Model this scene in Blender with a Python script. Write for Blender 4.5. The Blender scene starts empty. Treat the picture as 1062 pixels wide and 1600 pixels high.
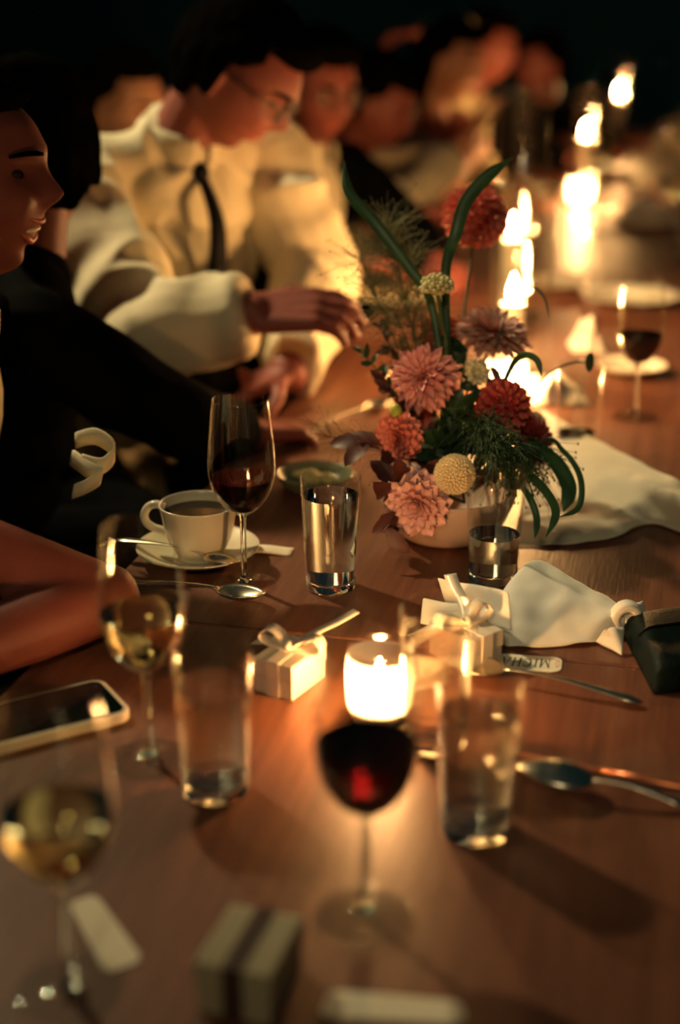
import bpy, math, random
from mathutils import Vector, Matrix, noise, Quaternion
random.seed(7)
R = math.radians
SC = bpy.context.scene
COL = SC.collection

# ------------------------------------------------------------------ camera
TZ = 0.75                      # table top height
PITCH = 20.0
CAMH = TZ + 0.62
cam_d = bpy.data.cameras.new('camera'); cam = bpy.data.objects.new('camera', cam_d); COL.objects.link(cam)
cam.location = (0, 0, CAMH); cam.rotation_euler = (R(90 - PITCH), 0, 0)
cam_d.sensor_fit = 'VERTICAL'; cam_d.sensor_height = 36; cam_d.sensor_width = 24; cam_d.lens = 50
cam_d.dof.use_dof = True; cam_d.dof.focus_distance = 1.52; cam_d.dof.aperture_fstop = 1.8
cam_d.clip_start = 0.05
SC.camera = cam
# ------------------------------------------------------------------ world, lights, exposure
w = bpy.data.worlds.new('night'); SC.world = w; w.use_nodes = True
bg = w.node_tree.nodes['Background']; bg.inputs[0].default_value = (0.04, 0.30, 0.34, 1); bg.inputs[1].default_value = 0.035
sp = bpy.data.lights.new('ceiling_spot', 'SPOT'); spo = bpy.data.objects.new('ceiling_spot', sp); COL.objects.link(spo)
sp.energy = 290; sp.color = (1.0, 0.76, 0.40); sp.spot_size = R(60); sp.spot_blend = 0.9; sp.shadow_soft_size = 0.07
spo.location = (-1.55, 2.95, 2.80)
spo.rotation_euler = (Vector((0.32, 2.0, 0.75)) - spo.location).to_track_quat('-Z', 'Y').to_euler()
sp2 = bpy.data.lights.new('fill_spot', 'SPOT'); sp2o = bpy.data.objects.new('fill_spot', sp2); COL.objects.link(sp2o)  # unseen fill light behind the camera, added to brighten napkin and flowers
sp2.energy = 75; sp2.color = (1.0, 0.77, 0.42); sp2.spot_size = R(30); sp2.spot_blend = 1.0; sp2.shadow_soft_size = 0.25
sp2o.location = (-0.5, -1.6, 2.8); sp2o.rotation_euler = (Vector((0.25, 1.62, 0.80)) - sp2o.location).to_track_quat('-Z', 'Y').to_euler()
SC.view_settings.view_transform = 'Standard'; SC.view_settings.look = 'None'
SC.view_settings.gamma = 1.0; SC.view_settings.use_curve_mapping = False
SC.view_settings.exposure = 0.0
cy = SC.cycles
cy.caustics_reflective = False; cy.caustics_refractive = False
cy.sample_clamp_indirect = 40.0; cy.sample_clamp_direct = 0.0
cy.max_bounces = 14; cy.transmission_bounces = 12; cy.transparent_max_bounces = 24; cy.glossy_bounces = 6; cy.diffuse_bounces = 3
cy.blur_glossy = 0.3

# ------------------------------------------------------------------ helpers
FPX = 50 / 36 * 1600
CP, SP = math.cos(R(PITCH)), math.sin(R(PITCH))
def ray(px, py):
    a = (px - 531) / FPX; b = (800 - py) / FPX
    return Vector((a, CP + b * SP, -SP + b * CP))
def tb(px, py, h=0.0):
    d = ray(px, py); t = (TZ + h - CAMH) / d.z
    return Vector((0, 0, CAMH)) + d * t
def dp(px, py, depth):
    return Vector((0, 0, CAMH)) + ray(px, py) * depth
TA = R(13.1)
TD = Vector((math.sin(TA), math.cos(TA), 0)); TN = Vector((math.cos(TA), -math.sin(TA), 0)); E0 = Vector((-0.32, 1.2, 0))
def tl(s, n, h=0.0):           # table coordinates: along, across from the left edge, height
    p = E0 + TD * s + TN * n; return Vector((p.x, p.y, TZ + h))

class MB:
    def __init__(s): s.v = []; s.f = []
    def add(s, vs, fs):
        o = len(s.v); s.v += [tuple(v) for v in vs]; s.f += [tuple(i + o for i in f) for f in fs]; return s
    def box(s, c, sz, M=None):
        x, y, z = sz[0] / 2, sz[1] / 2, sz[2] / 2; c = Vector(c)
        vs = [Vector(p) for p in [(-x,-y,-z),(x,-y,-z),(x,y,-z),(-x,y,-z),(-x,-y,z),(x,-y,z),(x,y,z),(-x,y,z)]]
        if M: vs = [M @ p for p in vs]
        return s.add([p + c for p in vs], [(0,3,2,1),(4,5,6,7),(0,1,5,4),(1,2,6,5),(2,3,7,6),(3,0,4,7)])
    def lathe(s, prof, n=48, c=(0,0,0), closed=False):
        vs = []; fs = []; m = len(prof)
        for r, z in prof:
            for k in range(n):
                a = 2 * math.pi * k / n; vs.append((c[0] + r * math.cos(a), c[1] + r * math.sin(a), c[2] + z))
        for i in range(m - 1 if not closed else m):
            j = (i + 1) % m
            for k in range(n):
                k2 = (k + 1) % n; fs.append((i*n+k, i*n+k2, j*n+k2, j*n+k))
        return s.add(vs, fs)
    def tube(s, pts, rad, n=8, flat=1.0, cap=True):
        pts = [Vector(p) for p in pts]; m = len(pts)
        if not hasattr(rad, '__len__'): rad = [rad] * m
        vs = []; fs = []; up = Vector((0, 0, 1)); prev = None
        for i, p in enumerate(pts):
            t = (pts[min(i+1, m-1)] - pts[max(i-1, 0)])
            t = t.normalized() if t.length > 1e-9 else Vector((0,0,1))
            if prev is None: a = t.cross(up); a = t.cross(Vector((1,0,0))) if a.length < 1e-3 else a
            else: a = prev - t * prev.dot(t)
            if a.length < 1e-6: a = t.orthogonal()
            a.normalize(); b = t.cross(a); prev = a
            for k in range(n):
                g = 2 * math.pi * k / n; vs.append(p + (a * math.cos(g) + b * math.sin(g) * flat) * rad[i])
        for i in range(m - 1):
            for k in range(n):
                k2 = (k+1) % n; fs.append((i*n+k, i*n+k2, (i+1)*n+k2, (i+1)*n+k))
        if cap: fs.append(tuple(range(n-1, -1, -1))); fs.append(tuple((m-1)*n+k for k in range(n)))
        return s.add(vs, fs)
    def ell(s, c, rad, n=16, m=10, M=None):
        vs = []; fs = []; c = Vector(c)
        for i in range(m + 1):
            t = math.pi * i / m
            for k in range(n):
                a = 2 * math.pi * k / n
                p = Vector((rad[0]*math.sin(t)*math.cos(a), rad[1]*math.sin(t)*math.sin(a), rad[2]*math.cos(t)))
                if M: p = M @ p
                vs.append(c + p)
        for i in range(m):
            for k in range(n):
                k2 = (k+1) % n; fs.append((i*n+k, (i+1)*n+k, (i+1)*n+k2, i*n+k2))
        return s.add(vs, fs)
    def cap(s, p0, p1, r0, r1, n=14):       # tapered capsule
        p0 = Vector(p0); p1 = Vector(p1)
        s.ell(p0, (r0,)*3, n, 8); s.ell(p1, (r1,)*3, n, 8)
        return s.tube([p0, p1], [r0, r1], n)
    def grid(s, nx, ny, fn, wrap=False):
        vs = [fn(i / nx, j / ny) for j in range(ny + 1) for i in range(nx + 1)]
        W = nx + 1
        return s.add(vs, [(j*W+i, j*W+i+1, (j+1)*W+i+1, (j+1)*W+i) for j in range(ny) for i in range(nx)])
    def mesh(s, name, smooth=True):
        me = bpy.data.meshes.new(name); me.from_pydata(s.v, [], s.f); me.validate(); me.update()
        if smooth: me.polygons.foreach_set('use_smooth', [True] * len(me.polygons))
        return me
    def build(s, name, mat, parent=None, smooth=True, bevel=0, sub=0, solid=0, loc=None):
        o = bpy.data.objects.new(name, s.mesh(name, smooth)); COL.objects.link(o)
        if mat: o.data.materials.append(mat)
        if parent: o.parent = parent
        if loc is not None: o.location = loc
        if solid: m = o.modifiers.new('solid', 'SOLIDIFY'); m.thickness = solid; m.offset = 0
        if bevel: m = o.modifiers.new('bev', 'BEVEL'); m.width = bevel; m.segments = 2; m.limit_method = 'ANGLE'; m.angle_limit = R(35)
        if sub: m = o.modifiers.new('sub', 'SUBSURF'); m.levels = sub; m.render_levels = sub
        return o
def remesh(mb, name, mat, parent, vox, smooth=4, fold=0, fscale=14.0, stretch=(1, 1, 1)):
    o = mb.build(name, None)
    m = o.modifiers.new('r', 'REMESH'); m.mode = 'VOXEL'; m.voxel_size = vox; m.use_smooth_shade = True
    m = o.modifiers.new('s', 'SMOOTH'); m.factor = 0.5; m.iterations = smooth
    dg = bpy.context.evaluated_depsgraph_get(); me = bpy.data.meshes.new_from_object(o.evaluated_get(dg))
    old = o.data; o.modifiers.clear(); o.data = me; bpy.data.meshes.remove(old); me.name = name
    if fold:
        nr = [v.normal.copy() for v in me.vertices]
        for v, n_ in zip(me.vertices, nr):
            q = Vector((v.co.x * stretch[0], v.co.y * stretch[1], v.co.z * stretch[2])) * fscale
            q += noise.noise_vector(q * 0.4) * 1.2
            k = noise.noise(q); v.co += n_ * fold * (0.75 - 1.7 * abs(k))
        me.update()
    me.polygons.foreach_set('use_smooth', [True] * len(me.polygons))
    o.data.materials.clear(); o.data.materials.append(mat); o.parent = parent
    return o
def tag(o, label=None, cat=None, group=None, kind=None):
    if label: o['label'] = label
    if cat: o['category'] = cat
    if group: o['group'] = group
    if kind: o['kind'] = kind
    return o
def empty(name, loc=(0,0,0), rz=0, label=None, cat=None, group=None):
    o = bpy.data.objects.new(name, None); COL.objects.link(o); o.empty_display_size = 0.05
    o.location = loc; o.rotation_euler = (0, 0, rz); return tag(o, label, cat, group)
def copy_tree(o, parent=None):
    c = o.copy(); COL.objects.link(c); c.parent = parent
    for ch in list(o.children): copy_tree(ch, c)
    return c

# ------------------------------------------------------------------ materials
MATS = {}
def mat(name, col, rough=0.5, col2=None, scale=20, metal=0, spec=0.5, bump=0, bscale=None, trans=0, ior=1.45, stretch=None, sss=0, sheen=0, detail=4, coat=0):
    m = bpy.data.materials.new(name); m.use_nodes = True; nt = m.node_tree; b = nt.nodes['Principled BSDF']; MATS[name] = m
    b.inputs['Base Color'].default_value = (*col, 1); b.inputs['Roughness'].default_value = rough; b.inputs['Metallic'].default_value = metal
    b.inputs['Specular IOR Level'].default_value = spec; b.inputs['Transmission Weight'].default_value = trans; b.inputs['IOR'].default_value = ior
    b.inputs['Sheen Weight'].default_value = sheen; b.inputs['Coat Weight'].default_value = coat
    tc = nt.nodes.new('ShaderNodeTexCoord'); mp = nt.nodes.new('ShaderNodeMapping'); nt.links.new(tc.outputs['Object'], mp.inputs[0])
    if stretch: mp.inputs['Scale'].default_value = stretch
    if col2:
        n = nt.nodes.new('ShaderNodeTexNoise'); n.inputs['Scale'].default_value = scale; n.inputs['Detail'].default_value = detail
        r = nt.nodes.new('ShaderNodeValToRGB'); r.color_ramp.elements[0].color = (*col, 1); r.color_ramp.elements[1].color = (*col2, 1)
        r.color_ramp.elements[0].position = 0.35; r.color_ramp.elements[1].position = 0.68
        nt.links.new(mp.outputs[0], n.inputs['Vector']); nt.links.new(n.outputs['Fac'], r.inputs[0]); nt.links.new(r.outputs[0], b.inputs['Base Color'])
    if bump:
        n = nt.nodes.new('ShaderNodeTexNoise'); n.inputs['Scale'].default_value = bscale or scale; n.inputs['Detail'].default_value = 5
        bp = nt.nodes.new('ShaderNodeBump'); bp.inputs['Strength'].default_value = bump; bp.inputs['Distance'].default_value = 0.003
        nt.links.new(mp.outputs[0], n.inputs['Vector']); nt.links.new(n.outputs['Fac'], bp.inputs['Height']); nt.links.new(bp.outputs[0], b.inputs['Normal'])
    return m
def emit(name, col, s):
    m = bpy.data.materials.new(name); m.use_nodes = True; nt = m.node_tree; nt.nodes.clear()
    e = nt.nodes.new('ShaderNodeEmission'); e.inputs[0].default_value = (*col, 1); e.inputs[1].default_value = s
    o = nt.nodes.new('ShaderNodeOutputMaterial'); nt.links.new(e.outputs[0], o.inputs[0]); MATS[name] = m; return m
def thin(name, tint=(0.97, 0.98, 0.96), ior=1.5, rough=0.0):
    m = bpy.data.materials.new(name); m.use_nodes = True; nt = m.node_tree; nt.nodes.clear()
    t = nt.nodes.new('ShaderNodeBsdfTransparent'); t.inputs[0].default_value = (*tint, 1)
    g = nt.nodes.new('ShaderNodeBsdfGlossy'); g.inputs['Roughness'].default_value = rough; g.inputs[0].default_value = (1, 1, 1, 1)
    lw = nt.nodes.new('ShaderNodeLayerWeight'); lw.inputs[0].default_value = 0.5      # Schlick fresnel of a thin pane, the same from both faces
    pw = nt.nodes.new('ShaderNodeMath'); pw.operation = 'POWER'; pw.inputs[1].default_value = 4.0; nt.links.new(lw.outputs['Facing'], pw.inputs[0])
    fr = nt.nodes.new('ShaderNodeMath'); fr.operation = 'MULTIPLY_ADD'; fr.inputs[1].default_value = 0.55; fr.inputs[2].default_value = ((ior - 1) / (ior + 1)) ** 2; nt.links.new(pw.outputs[0], fr.inputs[0])
    mx = nt.nodes.new('ShaderNodeMixShader'); o = nt.nodes.new('ShaderNodeOutputMaterial')
    nt.links.new(fr.outputs[0], mx.inputs[0]); nt.links.new(t.outputs[0], mx.inputs[1]); nt.links.new(g.outputs[0], mx.inputs[2]); nt.links.new(mx.outputs[0], o.inputs[0])
    MATS[name] = m; return m
def petal_mat(name, base, tip, rough=0.55):
    m = bpy.data.materials.new(name); m.use_nodes = True; nt = m.node_tree; b = nt.nodes['Principled BSDF']
    tc = nt.nodes.new('ShaderNodeTexCoord'); sx = nt.nodes.new('ShaderNodeSeparateXYZ'); r = nt.nodes.new('ShaderNodeValToRGB')
    nt.links.new(tc.outputs['Generated'], sx.inputs[0]); nt.links.new(sx.outputs['Y'], r.inputs[0]); nt.links.new(r.outputs[0], b.inputs['Base Color'])
    r.color_ramp.elements[0].color = (*base, 1); r.color_ramp.elements[1].color = (*tip, 1)
    b.inputs['Roughness'].default_value = rough; b.inputs['Subsurface Weight'].default_value = 0.0
    MATS[name] = m; return m

# wood of the table tops, grain along the table
M_wood = bpy.data.materials.new('table_wood'); M_wood.use_nodes = True
nt = M_wood.node_tree; b = nt.nodes['Principled BSDF']
tc = nt.nodes.new('ShaderNodeTexCoord'); mp = nt.nodes.new('ShaderNodeMapping'); mp.inputs['Scale'].default_value = (60, 3.2, 20)
n1 = nt.nodes.new('ShaderNodeTexNoise'); n1.inputs['Scale'].default_value = 1.0; n1.inputs['Detail'].default_value = 6; n1.inputs['Roughness'].default_value = 0.65
mp2 = nt.nodes.new('ShaderNodeMapping'); mp2.inputs['Scale'].default_value = (260, 26, 100)
n2 = nt.nodes.new('ShaderNodeTexNoise'); n2.inputs['Scale'].default_value = 1.0; n2.inputs['Detail'].default_value = 3
n3 = nt.nodes.new('ShaderNodeTexNoise'); n3.inputs['Scale'].default_value = 3.0; n3.inputs['Detail'].default_value = 3
r = nt.nodes.new('ShaderNodeValToRGB')
r.color_ramp.elements[0].position = 0.3; r.color_ramp.elements[0].color = (0.102, 0.034, 0.018, 1)
r.color_ramp.elements[1].position = 0.72; r.color_ramp.elements[1].color = (0.212, 0.078, 0.040, 1)
mr = nt.nodes.new('ShaderNodeMath'); mr.operation = 'MULTIPLY_ADD'; mr.inputs[1].default_value = 0.22; mr.inputs[2].default_value = 0.32
bp = nt.nodes.new('ShaderNodeBump'); bp.inputs['Strength'].default_value = 0.35; bp.inputs['Distance'].default_value = 0.001
for a, c in ((mp, n1), (mp2, n2)): nt.links.new(tc.outputs['Object'], a.inputs[0]); nt.links.new(a.outputs[0], c.inputs['Vector'])
nt.links.new(tc.outputs['Object'], n3.inputs['Vector'])
nt.links.new(n1.outputs['Fac'], r.inputs[0]); nt.links.new(r.outputs[0], b.inputs['Base Color'])
nt.links.new(n3.outputs['Fac'], mr.inputs[0]); nt.links.new(mr.outputs[0], b.inputs['Roughness'])
nt.links.new(n2.outputs['Fac'], bp.inputs['Height']); nt.links.new(bp.outputs[0], b.inputs['Normal'])
b.inputs['Specular IOR Level'].default_value = 0.5

M_darkwood = mat('chair_wood', (0.03, 0.018, 0.012), 0.5, (0.05, 0.03, 0.018), 12)
M_wall = mat('teal_wall', (0.006, 0.085, 0.125), 0.9, (0.008, 0.10, 0.145), 3)
M_floor = mat('dark_floor', (0.02, 0.018, 0.016), 0.6, (0.03, 0.026, 0.022), 6)
M_thin = thin('thin_glass'); M_hurr = thin('hurricane_glass', (0.985, 0.98, 0.97), 1.45)
def frosted(name, tr=0.55):
    m = bpy.data.materials.new(name); m.use_nodes = True; nt = m.node_tree; nt.nodes.clear()
    t = nt.nodes.new('ShaderNodeBsdfTransparent'); d = nt.nodes.new('ShaderNodeBsdfTranslucent'); d.inputs[0].default_value = (0.95, 0.88, 0.78, 1)
    n_ = nt.nodes.new('ShaderNodeTexNoise'); n_.inputs['Scale'].default_value = 60; mr_ = nt.nodes.new('ShaderNodeMapRange'); mr_.inputs[3].default_value = 1 - tr - 0.08; mr_.inputs[4].default_value = 1 - tr + 0.08
    mx = nt.nodes.new('ShaderNodeMixShader'); o = nt.nodes.new('ShaderNodeOutputMaterial'); nt.links.new(n_.outputs['Fac'], mr_.inputs[0]); nt.links.new(mr_.outputs[0], mx.inputs[0])
    nt.links.new(t.outputs[0], mx.inputs[1]); nt.links.new(d.outputs[0], mx.inputs[2]); nt.links.new(mx.outputs[0], o.inputs[0]); return m
M_frost = frosted('frosted_glass')
M_glass = mat('clear_glass', (0.93, 0.98, 0.93), 0.0, trans=1, ior=1.48)
M_water = mat('water', (0.98, 1.0, 0.97), 0.0, trans=1, ior=1.33)
def soft_water(name, tr=0.42):
    m = mat(name, (0.98, 1.0, 0.97), 0.0, trans=1, ior=1.33); nt = m.node_tree; b = nt.nodes['Principled BSDF']; o = nt.nodes['Material Output']
    t = nt.nodes.new('ShaderNodeBsdfTransparent'); mx = nt.nodes.new('ShaderNodeMixShader'); mx.inputs[0].default_value = tr
    nt.links.new(b.outputs[0], mx.inputs[1]); nt.links.new(t.outputs[0], mx.inputs[2]); nt.links.new(mx.outputs[0], o.inputs['Surface']); return m
M_water2 = soft_water('still_water')
M_red = mat('red_wine', (0.008, 0.0003, 0.0007), 0.0, trans=1, ior=1.34)
M_white = mat('white_wine', (0.97, 0.86, 0.52), 0.0, trans=1, ior=1.34)
M_coffee = mat('coffee', (0.012, 0.006, 0.003), 0.06)
M_china = mat('cream_china', (0.74, 0.68, 0.52), 0.22, (0.78, 0.72, 0.56), 8, coat=0.3)
M_bowl = mat('blush_ceramic', (0.66, 0.46, 0.36), 0.45, (0.72, 0.52, 0.42), 14)
M_steel = mat('polished_steel', (0.78, 0.70, 0.54), 0.27, metal=1, col2=(0.78, 0.72, 0.6), scale=30)
M_streak = mat('copper', (0.80, 0.28, 0.14), 0.3, metal=0.7, col2=(0.75, 0.24, 0.12), scale=30)  # coral light streak on the table put into a metal colour
M_linen = mat('white_linen', (0.88, 0.85, 0.74), 0.85, (0.91, 0.88, 0.78), 40, bump=0.15, bscale=900, sheen=0.2)
M_linen2 = mat('oatmeal_linen', (0.62, 0.58, 0.44), 0.9, (0.68, 0.63, 0.49), 30, bump=0.2, bscale=700, sheen=0.2)
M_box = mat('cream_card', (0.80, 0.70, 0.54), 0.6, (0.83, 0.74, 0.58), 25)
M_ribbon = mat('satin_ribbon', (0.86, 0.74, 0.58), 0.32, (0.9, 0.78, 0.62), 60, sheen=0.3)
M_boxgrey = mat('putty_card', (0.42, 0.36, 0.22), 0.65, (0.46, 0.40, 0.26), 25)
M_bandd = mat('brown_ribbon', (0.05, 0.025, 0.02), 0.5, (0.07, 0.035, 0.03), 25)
M_card = mat('card_paper', (0.84, 0.78, 0.60), 0.7, (0.87, 0.82, 0.65), 40)
M_ink = mat('black_ink', (0.02, 0.02, 0.022), 0.6, (0.03, 0.03, 0.03), 40)
M_redink = mat('red_ink', (0.5, 0.06, 0.04), 0.6, (0.55, 0.08, 0.05), 40)
M_leather = mat('green_leather', (0.002, 0.006, 0.005), 0.5, (0.003, 0.008, 0.007), 60, bump=0.3, bscale=220, spec=0.1)
M_case = mat('phone_case', (0.72, 0.62, 0.44), 0.4, (0.75, 0.65, 0.48), 20)
M_screen = mat('phone_glass', (0.004, 0.007, 0.008), 0.05, (0.005, 0.009, 0.01), 5)
M_wax = mat('candle_wax', (0.88, 0.78, 0.60), 0.5, (0.9, 0.82, 0.66), 20)
M_wick = mat('wick', (0.02, 0.015, 0.01), 0.9, (0.03, 0.02, 0.015), 30)
M_stem = mat('flower_stem', (0.05, 0.10, 0.03), 0.55, (0.08, 0.14, 0.045), 25)
M_leaf = mat('dark_leaf', (0.018, 0.05, 0.02), 0.45, (0.035, 0.085, 0.03), 30)
M_blade = mat('blade_leaf', (0.03, 0.09, 0.035), 0.4, (0.05, 0.13, 0.05), 30)
M_burg = mat('burgundy_leaf', (0.07, 0.018, 0.018), 0.5, (0.13, 0.04, 0.03), 30)
M_plume = mat('grass_plume', (0.16, 0.17, 0.07), 0.7, (0.24, 0.22, 0.10), 30)
M_dgrass = mat('green_plume', (0.035, 0.075, 0.03), 0.65, (0.06, 0.12, 0.045), 30)
M_yellow = mat('pale_yellow', (0.72, 0.66, 0.28), 0.6, (0.82, 0.78, 0.45), 60)
M_plate = mat('grey_green_plate', (0.22, 0.24, 0.14), 0.25, (0.28, 0.29, 0.18), 10)
M_lime = mat('lime_bud', (0.45, 0.5, 0.06), 0.5, (0.55, 0.6, 0.1), 40)
P_pink = petal_mat('pink_petal', (0.80, 0.16, 0.15), (0.93, 0.48, 0.43))
P_blush = petal_mat('blush_petal', (0.90, 0.30, 0.29), (0.95, 0.60, 0.54))
P_coral = petal_mat('coral_petal', (0.66, 0.08, 0.06), (0.92, 0.34, 0.26))
P_red = petal_mat('red_petal', (0.50, 0.035, 0.035), (0.78, 0.17, 0.13))
P_maroon = petal_mat('maroon_petal', (0.22, 0.015, 0.02), (0.46, 0.07, 0.06))
P_mauve = petal_mat('mauve_petal', (0.48, 0.13, 0.10), (0.84, 0.50, 0.40))
P_cream = petal_mat('cream_petal', (0.70, 0.62, 0.30), (0.86, 0.80, 0.58))
P_ivory = petal_mat('ivory_petal', (0.95, 0.78, 0.48), (0.98, 0.88, 0.64))
M_skin = mat('skin', (0.56, 0.27, 0.165), 0.5, (0.62, 0.31, 0.19), 14)
M_skin2 = mat('skin_dim', (0.25, 0.068, 0.050), 0.55, (0.29, 0.082, 0.06), 14)  # darker, redder skin copy; dim light on the faces is put into the colour
M_skin3 = mat('skin_shaded', (0.17, 0.050, 0.037), 0.55, (0.20, 0.06, 0.045), 14, spec=0.2)  # darkest skin copy; shade on the left-edge guests is put into the colour
M_lip = mat('lips', (0.45, 0.10, 0.08), 0.4, (0.48, 0.12, 0.09), 30)
M_eye = mat('eye', (0.035, 0.022, 0.018), 0.4, (0.05, 0.03, 0.025), 30, spec=0.1)  # eyeballs coloured dark, shade over the eyes put into the colour
M_iris = mat('iris', (0.01, 0.006, 0.005), 0.3, (0.015, 0.01, 0.006), 30, spec=0.1)
M_hair = mat('dark_hair', (0.002, 0.0018, 0.0016), 0.6, (0.0035, 0.003, 0.0027), 60, stretch=(1, 1, 0.15), bump=0.35, bscale=120, spec=0.0)
M_hairb = mat('brown_hair', (0.03, 0.016, 0.01), 0.45, (0.05, 0.025, 0.015), 60, stretch=(1, 1, 0.15), bump=0.35, bscale=120, spec=0.0)
M_shirt = mat('ivory_shirt', (0.72, 0.65, 0.44), 0.8, (0.76, 0.69, 0.48), 12, bump=0.1, bscale=600)
M_black = mat('black_cloth', (0.0022, 0.0025, 0.003), 0.9, (0.0035, 0.004, 0.0045), 30, bump=0.1, bscale=500, spec=0.02)
M_tie = mat('black_tie', (0.004, 0.004, 0.005), 0.6, (0.006, 0.006, 0.007), 60, spec=0.15)
M_beige = mat('beige_cloth', (0.50, 0.41, 0.23), 0.85, (0.55, 0.46, 0.27), 14)
M_rust = mat('rust_cloth', (0.30, 0.10, 0.06), 0.8, (0.36, 0.13, 0.08), 14)
M_gold = mat('gold', (0.85, 0.6, 0.25), 0.25, metal=1, col2=(0.88, 0.64, 0.3), scale=30)
M_frame = mat('spectacle_frame', (0.02, 0.012, 0.01), 0.3, (0.03, 0.02, 0.015), 30)
FLAME_S = 800
M_flame = emit('flame', (1.0, 0.50, 0.17), FLAME_S)
M_flame_far = emit('far_flame', (1.0, 0.50, 0.17), 1500)

# ------------------------------------------------------------------ setting
def struct(o): o['kind'] = 'structure'; return o
struct(MB().box((0.5, 4, -0.05), (12, 18, 0.1)).build('floor', M_floor, smooth=False))
struct(MB().box((0.5, 9.5, 1.7), (12, 0.15, 3.4)).build('wall_back', M_wall, smooth=False))
struct(MB().box((-3.4, 4, 1.7), (0.15, 11, 3.4)).build('wall_left', M_wall, smooth=False))
struct(MB().box((5.6, 4, 1.7), (0.15, 11, 3.4)).build('wall_right', M_wall, smooth=False))

# tables, laid end to end
TW = 1.05
def table(s0, s1, label):
    c = tl((s0 + s1) / 2, TW / 2); L = s1 - s0
    t = empty('dining_table', (c.x, c.y, 0), -TA, label, 'table', 'tables laid end to end')
    MB().box((0, 0, TZ - 0.02), (TW, L - 0.0035, 0.04)).build('tabletop', M_wood, t, smooth=False, bevel=0.003)
    ap = MB().box((-TW/2 + 0.12, 0, TZ - 0.09), (0.025, L - 0.2, 0.08)).build('apron', M_wood, t, smooth=False)
    ap2 = ap.copy(); ap2.location = (TW - 0.24, 0, 0); COL.objects.link(ap2)
    lg = None
    for sx in (-1, 1):
        for sy in (-1, 1):
            if lg is None:
                lg = MB().box((0, 0, (TZ - 0.04) / 2), (0.06, 0.06, TZ - 0.04)).build('leg', M_wood, t, smooth=False, bevel=0.004); o = lg
            else: o = lg.copy(); COL.objects.link(o)
            o.location = (sx * (TW/2 - 0.12), sy * (L/2 - 0.08), 0)
    return t
table(-0.78, 0.195, 'nearest reddish wooden table, bearing the phone and the votive candle')
table(0.195, 2.3, 'reddish wooden table bearing the flower bowl, beyond the cross joint')
table(2.3, 4.3, 'reddish wooden table in the blurred distance behind the tall candles')
table(4.3, 6.2, 'last reddish wooden table of the row, at the dark far end')

# ------------------------------------------------------------------ glassware
BOWL = [(0.0035,0.0845),(0.010,0.0868),(0.0185,0.0930),(0.0265,0.1025),(0.0325,0.1140),(0.0360,0.1270),(0.0370,0.1380),(0.0364,0.1560),(0.0344,0.1800),(0.0316,0.2050),(0.0302,0.2155)]
def smooth_prof(p, k=3):
    out = []
    for i in range(len(p) - 1):
        p0 = p[max(i-1,0)]; p1 = p[i]; p2 = p[i+1]; p3 = p[min(i+2,len(p)-1)]
        for j in range(k):
            t = j / k
            out.append(tuple(0.5*((2*p1[c]) + (-p0[c]+p2[c])*t + (2*p0[c]-5*p1[c]+4*p2[c]-p3[c])*t*t + (-p0[c]+3*p1[c]-3*p2[c]+p3[c])*t**3) for c in (0,1)))
    return out + [p[-1]]
BOWLS = smooth_prof(BOWL)
def radius_at(z, prof=BOWLS):
    for (r0, z0), (r1, z1) in zip(prof, prof[1:]):
        if z0 <= z <= z1: return r0 + (r1 - r0) * (z - z0) / max(z1 - z0, 1e-9)
    return prof[-1][0]
def wine_glass(loc, label, fill, wmat, group='stemmed wine glasses', k=1.0):
    g = empty('wine_glass', loc, random.random(), label, 'wine glass', group); g.scale = (k, k, k)
    t = 0.0011
    inner = [(max(r - t, 0.0002), z + (t if r < 0.02 else 0)) for r, z in BOWLS]
    m = MB(); m.lathe(BOWLS + [(BOWLS[-1][0] - t/2, BOWLS[-1][1] + 0.0006)] + inner[::-1], 56)
    m.build('bowl', M_thin, g)
    m = MB(); m.lathe(smooth_prof([(0.0052,0.0885),(0.0042,0.083),(0.0036,0.074),(0.0034,0.05),(0.0036,0.02),(0.0048,0.010),(0.0085,0.0062)])[::-1], 20)
    m.lathe([(0.0052, 0.0885), (0, 0.0885)], 20); m.lathe([(0, 0.0062), (0.0085, 0.0062)], 20); m.build('stem', M_glass, g)
    m = MB(); m.lathe(smooth_prof([(0.0075,0.0068),(0.014,0.0044),(0.024,0.0028),(0.0345,0.0020),(0.0362,0.0012),(0.0345,0.0004)]), 48)
    m.lathe([(0, 0.0068), (0.0075, 0.0068)], 48); m.lathe([(0, 0.0004), (0.0345, 0.0004)][::-1], 48); m.build('foot', M_thin, g)
    if fill:
        e = 0.00025
        prof = [(0.0001, 0.0897)] + [(max(r - t - e, 0.0003), z + 0.0005) for r, z in BOWLS if 0.0885 < z < fill - 0.001] + [(radius_at(fill) - t - e, fill)]
        m = MB(); m.lathe(prof, 56); m.lathe([(prof[-1][0], fill), (0, fill)], 56); m.build('wine', wmat, g)
    return g
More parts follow.
